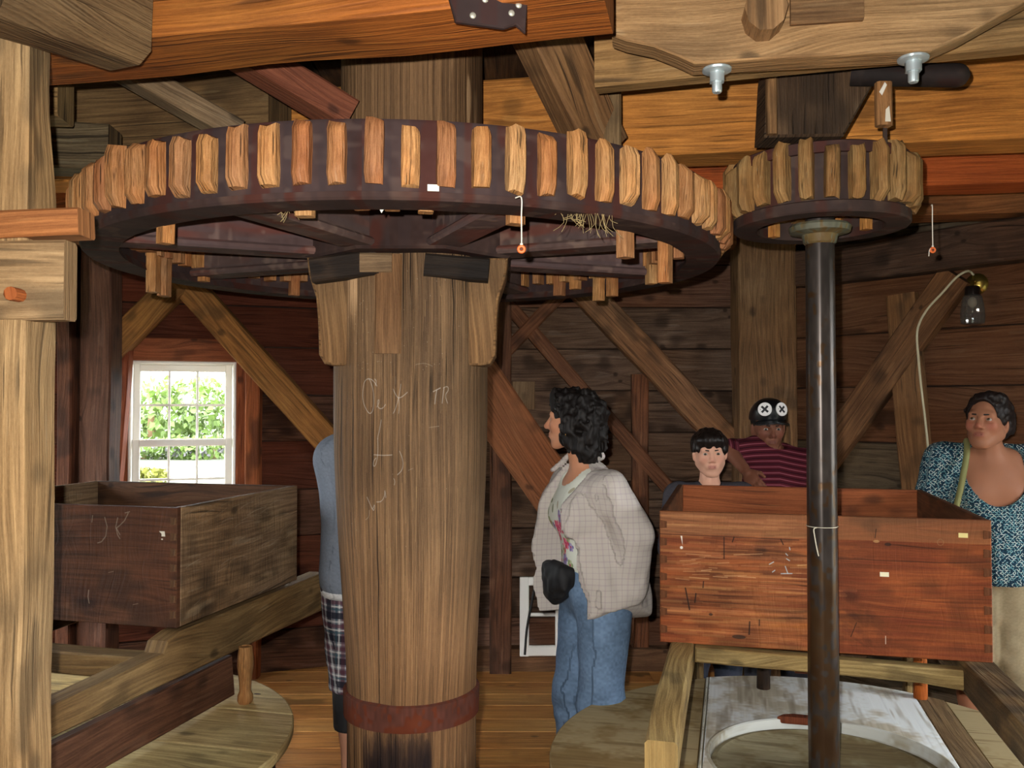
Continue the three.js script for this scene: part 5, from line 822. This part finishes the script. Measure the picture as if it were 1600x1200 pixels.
  // shoes
  for (const n of ['L', 'R']) { const a = J['an' + n], t = cfg.toe?.[n] ?? 0.1 * (n === 'L' ? 1 : -1), d = V(Math.sin(t), 0, Math.cos(t)); const f = join([cap(a.clone().setY(0.045).addScaledVector(d, -0.045), a.clone().setY(0.038).addScaledVector(d, 0.16), 0.042, 0.036), cap(a.clone().setY(0.07), a.clone().setY(0.06).addScaledVector(d, 0.06), 0.045, 0.035)], 0.03); garment('shoe', (x, y, z) => Math.max(f(x, y, z), 0.002 - y), V(a.x - 0.16, -0.01, a.z - 0.2), V(a.x + 0.16, 0.14, a.z + 0.28), 0.008, plain(cfg.shoe ?? '#3a342e', 0.6)); }
  const folds = (amp, f = 9) => (x, y, z) => amp * (noise3(x * f + seed, y * f * 0.8, z * f) - 0.5 + 0.5 * (noise3(x * f * 2.3, y * f * 2.1 + seed, z * f * 2.3) - 0.5));
  cfg.dress?.({ o, J, k, torso, neck, upper, fore, thigh, shin, garment, folds, lo, hi, toWorldHead, hp, hq, toLocal, hs });
  return o;
}
const clothM = (map, hex = '#ffffff', rough = 0.85) => new THREE.MeshPhysicalMaterial({ map, bumpMap: TEX.weave.bump, bumpScale: 0.0008, color: new THREE.Color(hex), roughness: rough, sheen: 0.3, sheenRoughness: 0.6, specularIntensity: 0.25 });

// ---- the woman in the pale checked shirt, looking back towards the wall
{
  const D = 3.47, b = at(905, 900, D), S = D / 1375;
  const check = canvasTex(512, 512, (g, w) => { g.fillStyle = '#ddd8d0'; g.fillRect(0, 0, w, w); for (let i = 0; i < 16; i++) { g.fillStyle = i % 2 ? 'rgba(150,128,150,0.20)' : 'rgba(180,160,176,0.22)'; g.fillRect(i * 32, 0, i % 4 ? 5 : 9, w); g.fillRect(0, i * 32, w, i % 4 ? 5 : 9); } }, [1 / 0.34, 1 / 0.34]);
  const floral = canvasTex(512, 512, (g, w) => { const r = rng(5); g.fillStyle = '#d9dccf'; g.fillRect(0, 0, w, w); const fl = (x, y, s, c) => { for (let i = 0; i < 6; i++) { g.fillStyle = c[i % c.length]; g.beginPath(); g.ellipse(x + Math.cos(i) * s * 0.5, y + Math.sin(i * 1.1) * s * 0.5, s * 0.55, s * 0.4, i, 0, 7); g.fill(); } g.fillStyle = '#b0284a'; g.beginPath(); g.arc(x, y, s * 0.22, 0, 7); g.fill(); }; for (let i = 0; i < 60; i++) { const y = w * (0.48 + 0.34 * r()), x = r() * w; fl(x, y, 9 + r() * 12, [['#d95a7c', '#c83a5e', '#e88ba2'], ['#c8435c', '#e07a90'], ['#7c6f9c', '#a79cc0'], ['#8a9a6a', '#b8c09a']][Math.floor(r() * 4)]); } for (let i = 0; i < 14; i++) { g.fillStyle = ['#8e947a', '#a8a088'][i % 2]; g.beginPath(); g.ellipse(r() * w, w * (0.3 + 0.2 * r()), 12, 6, r() * 3, 0, 7); g.fill(); } }, [1 / 0.5, 1 / 0.75]);
  const q = (px, py, dz = 0) => at(px, py, D - dz);
  const wave = (x, y, z) => { const a = Math.atan2(x, z); return (noise3(x * 40, y * 24, z * 40) - 0.5) * 0.030 + (noise3(x * 85 + 4, y * 50, z * 85) - 0.5) * 0.018 + Math.sin(y * 120 + a * 6) * 0.0025; };
  const crown = join([ell(V(0, 0.038, -0.022), V(0.098, 0.090, 0.108)), ell(V(0, -0.055, -0.072), V(0.100, 0.118, 0.068)), ell(V(0.064, -0.035, -0.020), V(0.043, 0.085, 0.055)), ell(V(-0.062, -0.03, -0.015), V(0.045, 0.075, 0.055)), ell(V(0, 0.085, 0.045), V(0.075, 0.035, 0.055))], 0.03);
  person({
    H: 1.61, yaw: -72 * Math.PI / 180, base: [b.x + 0.015, 0, -D], seed: 3, girth: 1.04, skin: '#b98263', lip: '#9c5a4e', flush: '#b06a50', hair: '#130e0c', iris: '#3a2a1c', shoe: '#5a5048', bust: true,
    label: 'woman with dark curly hair in a pale checked overshirt and jeans, looking away',
    headTurn: [-0.05, -0.62, 0.02], headScale: 0.98,
    hairField: (x, y, z) => smax(crown(x, y, z) + wave(x, y, z), -ell(V(0, -0.045, 0.095), V(0.062, 0.10, 0.085))(x, y, z), 0.01), hairBox: [V(-0.15, -0.17, -0.18), V(0.15, 0.16, 0.14)], hairCell: 0.0040, hairRough: 0.6,
    joints: (T, J) => ({ head: T(q(893, 657, 0)).setX(0.0), neck: J.neck.clone().add(V(0, 0, 0.005)), shL: J.shL.clone().add(V(0.015, -0.015, -0.02)), elL: T(q(992, 838, 0.17)), wrL: T(q(985, 918, 0.13)), shR: J.shR.clone().add(V(-0.005, -0.01, -0.01)), elR: V(-0.22, 1.03, -0.10), wrR: V(-0.16, 0.86, -0.13), pelvis: J.pelvis.clone().add(V(0, 0, -0.055)), waist: J.waist.clone().add(V(0, 0, -0.03)), hipL: J.hipL.clone().add(V(0, 0, -0.055)), hipR: J.hipR.clone().add(V(0, 0, -0.055)), knL: J.knL.clone().add(V(0, 0, -0.04)), anL: J.anL.clone().add(V(0.01, 0, -0.05)), anR: J.anR.clone().add(V(0, 0, -0.01)), knR: J.knR.clone().add(V(0, 0, -0.01)) }),
    dress: ({ o, J, torso, upper, fore, thigh, shin, garment, folds, lo, hi, toWorldHead }) => {
      // jeans
      const jn = join([torso[2], ell(J.waist.clone().add(V(0, -0.06, 0)), V(0.13, 0.08, 0.1)), thigh('L', 0.014), thigh('R', 0.014), shin('L', 0.026), shin('R', 0.026)], 0.03), w1 = folds(0.014, 8), w2 = folds(0.012, 22);
      garment('jeans', (x, y, z) => Math.max(jn(x, y, z) - 0.012 + w1(x, y, z) + w2(x, y * 1.4, z) * sstep(0.6, 0.4, y), y - 1.0, 0.05 - y), lo, V(hi.x, 1.06, hi.z), 0.011, new THREE.MeshPhysicalMaterial({ map: TEX.denim.map, bumpMap: TEX.denim.bump, bumpScale: 0.001, color: new THREE.Color('#7c94b0'), roughness: 0.85, specularIntensity: 0.2 }));
      // flowered top
      const ts = join([...torso, cap(J.chest, J.waist, 0.09)], 0.04), w3 = folds(0.008, 14);
      garment('flowered_top', (x, y, z) => Math.max(ts(x, y, z) - 0.005 + w3(x, y, z), 0.86 - y, -ell(V(0, 1.385, 0.09), V(0.085, 0.10, 0.10))(x, y, z), y - 1.37), lo, hi, 0.010, clothM(floral), (x, y, z) => [x, y - 0.80]);
      // open overshirt with sleeves, curved hem
      const bodyS = join([off(torso[4], 0.026), off(torso[5], 0.026), off(torso[0], 0.026), off(torso[1], 0.05), off(torso[2], 0.040), off(torso[3], 0.016), cap(V(0, 1.02, -0.05), V(0, 0.80, -0.065), 0.165, 0.18)], 0.05), sl = join([cap(J.shL, J.elL, 0.066, 0.060), cap(J.elL, J.elL.clone().lerp(J.wrL, 0.95), 0.058, 0.048), cap(J.shR, J.elR, 0.066, 0.060), cap(J.elR, J.elR.clone().lerp(J.wrR, 0.95), 0.058, 0.048)], 0.012), col = join([cap(V(-0.065, 1.405, 0.015), V(0, 1.395, -0.075), 0.012), cap(V(0, 1.395, -0.075), V(0.075, 1.40, 0.02), 0.012), cap(V(0.075, 1.40, 0.02), V(0.085, 1.34, 0.095), 0.018, 0.01), cap(V(-0.065, 1.405, 0.015), V(-0.085, 1.34, 0.095), 0.018, 0.01)], 0.01), w4 = folds(0.040, 6), w5 = folds(0.016, 15);
      const panel = ell(V(-0.100, 0.97, 0.095), V(0.022, 0.22, 0.060));
      const all = (x, y, z) => smin(smin(bodyS(x, y, z), sl(x, y, z), 0.03), Math.min(col(x, y, z), panel(x, y, z)), 0.012) + (w4(x, y, z) - 0.012) * sstep(1.36, 1.2, y) + w5(x * 1.2, y * 0.6, z * 1.2) * 0.8 - 0.003;
      const inner = join([off(torso[0], 0.006), off(torso[1], 0.010), off(torso[2], 0.012), cap(V(0, 1.0, -0.04), V(0, 0.74, -0.05), 0.13, 0.15)], 0.04);
      garment('overshirt', (x, y, z) => { const hem = 0.735 + 0.09 * Math.min(1, (x / 0.2) ** 2) + sstep(0.02, -0.12, z) * 0.02; let d = all(x, y, z); d = Math.max(d, hem - y); d = Math.max(d, -Math.max(Math.abs(x - 0.022) - (0.096 + 0.16 * sstep(1.42, 1.15, y) * 0.0 + 0.045 * sstep(1.25, 1.0, y)), -z - 0.0)); d = Math.max(d, -ell(V(0, 1.435, 0.03), V(0.054, 0.08, 0.068))(x, y, z)); if (y < 0.9) d = Math.max(d, -Math.max(inner(x, y, z), y - 0.88)); return d; }, lo.clone().add(V(-0.05, 0.6, -0.05)), hi, 0.0085, clothM(check, '#dcd8d6'));
      // black waist bag
      const bag = join([ell(V(0.04, 0.935, 0.125), V(0.10, 0.072, 0.046)), ell(V(0.01, 0.885, 0.120), V(0.08, 0.05, 0.042)), cap(V(0.10, 0.965, 0.10), V(-0.03, 0.965, 0.13), 0.022)], 0.018), w6 = folds(0.03, 16);
      garment('waist_bag', (x, y, z) => bag(x, y, z) + w6(x, y, z), V(-0.16, 0.8, 0.08), V(0.18, 1.05, 0.26), 0.007, plain('#0c0c0f', 0.75)); 
      const er = mesh('earring', new THREE.TorusGeometry(0.007, 0.0016, 8, 18), plain('#c9b070', 0.25, 0.9)); er.position.set(0.086, -0.055, 0.004); er.updateMatrix(); er.geometry.applyMatrix4(er.matrix); er.position.set(0, 0, 0); toWorldHead(er.geometry); o.add(er);
    },
  });
}
// ---- the man half hidden behind the great shaft
{
  const D = 3.5, b = at(497, 800, D);
  const plaid = canvasTex(512, 512, (g, w) => { g.fillStyle = '#6c6a72'; g.fillRect(0, 0, w, w); for (let i = 0; i < 4; i++) { const x = i * 128; for (const [a, ww, c] of [[0, 34, 'rgba(24,24,34,0.75)'], [44, 12, 'rgba(200,200,196,0.55)'], [64, 20, 'rgba(70,30,40,0.5)'], [92, 8, 'rgba(220,220,214,0.6)'], [106, 10, 'rgba(40,70,80,0.6)']]) { g.fillStyle = c; g.fillRect(x + a, 0, ww, w); g.fillRect(0, x + a, w, ww); } } }, [1 / 0.36, 1 / 0.36]);
  const knee = { x: 0 };
  person({
    H: 1.74, yaw: Math.PI + 0.25, base: [b.x + 0.24, 0, -D], seed: 8, girth: 1.2, skin: '#b5846a', hair: '#3a2c22', shoe: '#2e2a2a',
    label: 'man in grey shirt and dark plaid shorts half hidden behind the great shaft', hairField: off(ell(V(0, 0.038, -0.02), V(0.08, 0.084, 0.098)), 0.004), hairBox: [V(-0.13, 0.02, -0.15), V(0.13, 0.15, 0.06)],
    joints: (T, J) => ({ elL: J.shL.clone().add(V(-0.04, -0.20, 0.18)), wrL: J.shL.clone().add(V(-0.14, -0.12, 0.38)), elR: J.shR.clone().add(V(0.04, -0.20, 0.18)), wrR: J.shR.clone().add(V(0.14, -0.12, 0.38)) }),
    dress: ({ J, k, torso, upper, thigh, garment, folds, lo, hi, shin }) => {
      const sh = join([off(torso[0], 0.02), off(torso[1], 0.032), off(torso[2], 0.010), off(torso[3], 0.006), upper('L', 0.010), upper('R', 0.010), cap(V(0.07, 1.36, 0), V(0.075, 0.92, 0), 0.155, 0.155), cap(V(-0.07, 1.36, 0), V(-0.075, 0.92, 0), 0.155, 0.155)], 0.05), w = folds(0.014, 8);
      garment('grey_shirt', (x, y, z) => Math.max(sh(x, y, z) + w(x, y, z), 0.88 - y, -ell(V(0, J.neck.y + 0.06, 0.0), V(0.07, 0.07, 0.075))(x, y, z)), lo, hi, 0.012, clothM(TEX.weave.map, 'rgb(120,128,140)'));
      garment('white_undershirt', (x, y, z) => Math.max(sh(x, y, z) - 0.004 + w(x, y, z), 0.855 - y, y - 0.885), lo, hi, 0.012, clothM(TEX.weave.map, '#d5d5d5'));
      const st = join([off(torso[2], 0.014), thigh('L', 0.03), thigh('R', 0.03), cap(J.knL, J.knL.clone().add(V(0, -0.05, 0)), 0.085), cap(J.knR, J.knR.clone().add(V(0, -0.05, 0)), 0.085)], 0.03), w2 = folds(0.012, 10);
      garment('plaid_shorts', (x, y, z) => Math.max(st(x, y, z) - 0.004 + w2(x, y, z), 0.485 - y, y - 0.94), lo, V(hi.x, 1.0, hi.z), 0.011, clothM(plaid));
      for (const n of ['L', 'R']) garment('knee_sleeve', (x, y, z) => Math.max(shin(n, 0.02)(x, y, z) * 1 - 0.004, 0.335 - y, y - 0.55), V(J['kn' + n].x - 0.15, 0.28, -0.2), V(J['kn' + n].x + 0.15, 0.6, 0.2), 0.010, plain('#141416', 0.8));
      void k; void knee;
    },
  });
}
// ---- the boy behind the bin
{
  const D = 4.20, b = at(1109, 700, D);
  const cut = (x, y, z) => { const base = join([ell(V(0, 0.045, -0.018), V(0.090, 0.082, 0.106)), ell(V(0.062, 0.025, 0.010), V(0.026, 0.040, 0.055)), ell(V(-0.062, 0.025, 0.010), V(0.026, 0.040, 0.055)), ell(V(0, 0.068, 0.055), V(0.072, 0.04, 0.05))], 0.02)(x, y, z) + (noise3(x * 90, y * 14, z * 60) - 0.5) * 0.012; const fringe = 0.022 + 0.012 * Math.sin(x * 60 + 1) + 0.006 * Math.sin(x * 170); return z > 0.02 ? Math.max(base, fringe - (Math.abs(x) > 0.055 ? 0.016 : 0) - y) : Math.max(base, (z > -0.045 ? 0.006 : -0.055) - y); };
  person({
    H: 1.445, yaw: 0.0, base: [b.x, 0, -D], seed: 12, girth: 0.85, skin: '#cf9d84', lip: '#a8665c', flush: '#c98a74', hair: '#1c1512', iris: '#5a4a38', look: [0, 0], headScale: 0.95, face: { nose: 0, w: 0.99 },
    label: 'boy with dark fringe looking over the right-hand bin', hairField: cut, hairRough: 0.4, headTurn: [0.02, -0.10, 0.03],
    joints: (T) => ({ head: T(at(1109, 708, D)) }),
    dress: ({ J, torso, upper, garment, folds, lo, hi, thigh, shin }) => {
      const sh = join([...torso.map((f) => off(f, 0.018)), upper('L', 0.02), upper('R', 0.02)], 0.04), w = folds(0.012, 9);
      garment('dark_shirt', (x, y, z) => Math.max(sh(x, y, z) + w(x, y, z), 0.68 - y, -ell(V(0, J.neck.y + 0.045, 0.03), V(0.068, 0.06, 0.075))(x, y, z)), lo, hi, 0.012, clothM(TEX.weave.map, '#4c4a50'));
      const p = join([off(torso[2], 0.012), thigh('L', 0.016), thigh('R', 0.016), shin('L', 0.02), shin('R', 0.02)], 0.03); garment('trousers', (x, y, z) => Math.max(p(x, y, z), 0.05 - y, y - 0.82), lo, V(hi.x, 0.9, hi.z), 0.013, clothM(TEX.weave.map, '#3d4250'));
    },
  });
}
// ---- the young man in the black cap and striped shirt
{
  const D = 4.48, b = at(1210, 700, D);
  const stripes = canvasTex(64, 512, (g, w, h) => { g.fillStyle = '#4e1822'; g.fillRect(0, 0, w, h); for (let i = 0; i < 8; i++) { g.fillStyle = 'rgba(150,86,98,0.75)'; g.fillRect(0, i * 64, w, 12); g.fillStyle = 'rgba(30,10,16,0.55)'; g.fillRect(0, i * 64 + 30, w, 16); } }, [10, 1 / 0.235]);
  const badge = canvasTex(256, 256, (g) => { g.fillStyle = '#e9e6e4'; g.fillRect(0, 0, 256, 256); g.strokeStyle = '#16141a'; g.lineWidth = 40; g.lineCap = 'butt'; g.beginPath(); g.moveTo(70, 70); g.lineTo(186, 186); g.moveTo(186, 70); g.lineTo(70, 186); g.stroke(); g.lineWidth = 4; g.strokeStyle = '#555'; g.beginPath(); g.moveTo(128, 200); g.lineTo(120, 214); g.lineTo(136, 214); g.closePath(); g.stroke(); });
  person({
    H: 1.615, yaw: -0.05, base: [b.x, 0, -D], seed: 15, girth: 1.0, skin: '#744a38', lip: '#643a32', flush: '#764034', hair: '#140f0e', iris: '#2a1c14', headTurn: [0.10, 0.02, 0], headScale: 1.0, curl: 0.35,
    label: 'young man in a black cap with two cross badges and a red striped shirt', hairField: (x, y, z) => Math.max(off(ell(V(0, 0.035, -0.02), V(0.078, 0.08, 0.096)), 0.004)(x, y, z), z - 0.03, -0.04 - y), hairCell: 0.006,
    joints: (T, J) => ({ head: T(at(1200, 668, D)), shR: T(at(1176, 706, D)), elR: T(at(1140, 704, D - 0.05)), wrR: T(at(1166, 737, D - 0.19)), elL: J.elL.clone().add(V(0.03, 0.03, 0)), wrL: V(0.16, 0.95, 0.15) }),
    handTwist: { L: -1.2, R: 2.6 },
    dress: ({ o, J, torso, upper, garment, folds, lo, hi, thigh, shin, toWorldHead }) => {
      const sh = join([...torso.map((f) => off(f, 0.02)), cap(J.shR, J.shR.clone().lerp(J.elR, 0.8), 0.07, 0.062), upper('L', 0.026), cap(J.shL.clone().add(V(-0.02, 0.005, 0)), J.shR.clone().add(V(0.02, 0.005, 0)), 0.065)], 0.04), w = folds(0.014, 9);
      garment('striped_shirt', (x, y, z) => Math.max(sh(x, y, z) + w(x, y, z), 0.76 - y, -ell(V(0, J.neck.y + 0.06, 0.03), V(0.066, 0.06, 0.07))(x, y, z)), lo, hi, 0.011, clothM(stripes), (x, y, z, nn, i) => x < -0.205 ? [y, x] : [x, y + 0.012 * Math.sin(x * 9) + Math.abs(x) * 0.12]);
      const p = join([off(torso[2], 0.012), thigh('L', 0.016), thigh('R', 0.016), shin('L', 0.022), shin('R', 0.022)], 0.03); garment('trousers', (x, y, z) => Math.max(p(x, y, z), 0.05 - y, y - 0.88), lo, V(hi.x, 0.95, hi.z), 0.013, clothM(TEX.weave.map, '#3a3a42'));
      // cap: crown, brim turned down over the brow, two round badges
      const cm = plain('#101014', 0.35, 0, { clearcoat: 0.4, clearcoatRoughness: 0.3 });
      const cr = nets((x, y, z) => Math.max(join([ell(V(0, 0.050, -0.012), V(0.092, 0.092, 0.106)), ell(V(0, 0.09, 0.03), V(0.078, 0.062, 0.075))], 0.03)(x, y, z), 0.038 + z * 0.08 - y), V(-0.12, 0.0, -0.14), V(0.12, 0.18, 0.13), 0.005); mesh('cap_crown', toWorldHead(cr), cm, o);
      const br = nets((x, y, z) => { const yy = 0.046 - (z - 0.09) * 0.12 - x * x * 3.2; return Math.max(Math.abs(y - yy) - 0.004, Math.hypot(x / 0.088, (z - 0.06) / 0.098) * 0.09 - 0.09, 0.05 - z); }, V(-0.11, -0.02, 0.03), V(0.11, 0.08, 0.18), 0.004); mesh('cap_brim', toWorldHead(br), cm, o);
      for (const s of [-1, 1]) { const g = new THREE.CylinderGeometry(0.034, 0.034, 0.006, 40).rotateX(Math.PI / 2); const bm = mesh('cap_badge', g, new THREE.MeshPhysicalMaterial({ map: badge, roughness: 0.5 }), o); g.rotateZ(Math.PI / 2 * 0).rotateY(s * 0.45).rotateX(-0.28).translate(s * 0.041, 0.103, 0.092); toWorldHead(g); void bm; }
    },
  });
}
// ---- the woman at the right in the patterned top
{
  const D = 3.92, b = at(1540, 700, D);
  const dash = canvasTex(1024, 1024, (g, w) => { const r = rng(31); g.fillStyle = '#1f3d50'; g.fillRect(0, 0, w, w); for (let j = 0; j < 46; j++) for (let i = 0; i < 46; i++) { const x = (i + 0.5 + (r() - 0.5) * 0.5) / 46 * w, y = (j + 0.5 + (r() - 0.5) * 0.5) / 46 * w; g.save(); g.translate(x, y); g.rotate((i + j) % 2 ? 0.7 + (r() - 0.5) * 0.7 : -0.7 + (r() - 0.5) * 0.7); g.fillStyle = ['#d3dcd2', '#8fb7b4', '#6fa3a6', '#c8d4c6', '#14202c'][Math.floor(r() * 5)]; g.fillRect(-13, -3.6, 26, 7.2); g.restore(); } }, [1 / 0.38, 1 / 0.38]);
  const pixie = (x, y, z) => { const base = join([ell(V(0, 0.042, -0.022), V(0.088, 0.085, 0.104)), ell(V(0.05, 0.0, -0.05), V(0.04, 0.06, 0.05)), ell(V(-0.05, 0.0, -0.05), V(0.04, 0.06, 0.05)), ell(V(0.02, 0.095, 0.035), V(0.06, 0.03, 0.04))], 0.02)(x, y, z) + (noise3(x * 70, y * 45, z * 60) - 0.5) * 0.014; return Math.max(base, z > 0 ? 0.066 + 0.010 * Math.sin(x * 70 + 1) - x * 0.18 - (Math.abs(x) > 0.04 ? (Math.abs(x) - 0.04) * 2.8 : 0) - y : -0.075 - y, -ell(V(0, 0.0, 0.10), V(0.066, 0.088, 0.075))(x, y, z)); };
  person({
    H: 1.66, yaw: -0.22, base: [b.x + 0.02, 0, -D], seed: 21, girth: 1.12, bust: true, skin: '#9c6a50', lip: '#8c4c42', flush: '#a05444', hair: '#1e1614', iris: '#6a5a48', headTurn: [-0.16, -0.56, -0.03], headScale: 1.07, face: { w: 0.93 }, look: [-0.1, 0.25],
    label: 'short-haired woman in a scoop-necked teal and white patterned top, at the right edge', hairField: pixie, hairRough: 0.5,
    joints: (T, J) => ({ head: T(at(1542, 660, D - 0.05)), neck: T(at(1556, 735, D)).setZ(0), elL: J.elL.clone().add(V(0.04, 0, 0)), elR: J.elR.clone().add(V(-0.05, 0.01, 0)), wrR: V(-0.27, 0.82, 0.05) , shR: J.shR.clone().add(V(-0.025, 0.02, 0)), shL: J.shL.clone().add(V(0.025, 0.02, 0)) }),
    dress: ({ o, J, torso, garment, folds, lo, hi, thigh }) => {
      const sh = join([...torso.map((f) => off(f, 0.016)), cap(J.shR, J.shR.clone().lerp(J.elR, 0.5), 0.072, 0.070), cap(J.shL, J.shL.clone().lerp(J.elL, 0.5), 0.072, 0.070), cap(V(0, 1.1, 0), V(0, 0.9, 0), 0.14, 0.17)], 0.04), w = folds(0.010, 9);
      garment('patterned_top', (x, y, z) => Math.max(sh(x, y, z) + w(x, y, z), 0.82 - y, -ell(V(0, J.neck.y + 0.035, 0.10), V(0.130, 0.185, 0.13))(x, y, z), -ell(V(0, J.neck.y + 0.06, 0), V(0.085, 0.06, 0.09))(x, y, z)), lo, hi, 0.011, clothM(dash));
      const st = join([off(torso[2], 0.022), thigh('L', 0.035), thigh('R', 0.035), cap(J.knL, J.knL.clone().add(V(0, -0.2, 0)), 0.09, 0.085), cap(J.knR, J.knR.clone().add(V(0, -0.2, 0)), 0.09, 0.085)], 0.03), w2 = folds(0.018, 12);
      garment('khaki_shorts', (x, y, z) => Math.max(st(x, y, z) + w2(x, y, z), 0.36 - y, y - 0.88), lo, V(hi.x, 0.95, hi.z), 0.012, clothM(TEX.weave.map, '#a8997a'));
      mesh('bag_strap', tube([V(-0.085, J.shR.y + 0.062, -0.06), V(-0.098, J.shR.y + 0.082, 0.01), V(-0.120, J.shR.y + 0.02, 0.088), V(-0.150, J.shR.y - 0.10, 0.122), V(-0.18, J.shR.y - 0.25, 0.11)], 0.013, 30, 8), plain('#7d7c4c', 0.8), o);
    },
  });
}

renderer.render(scene, camera);
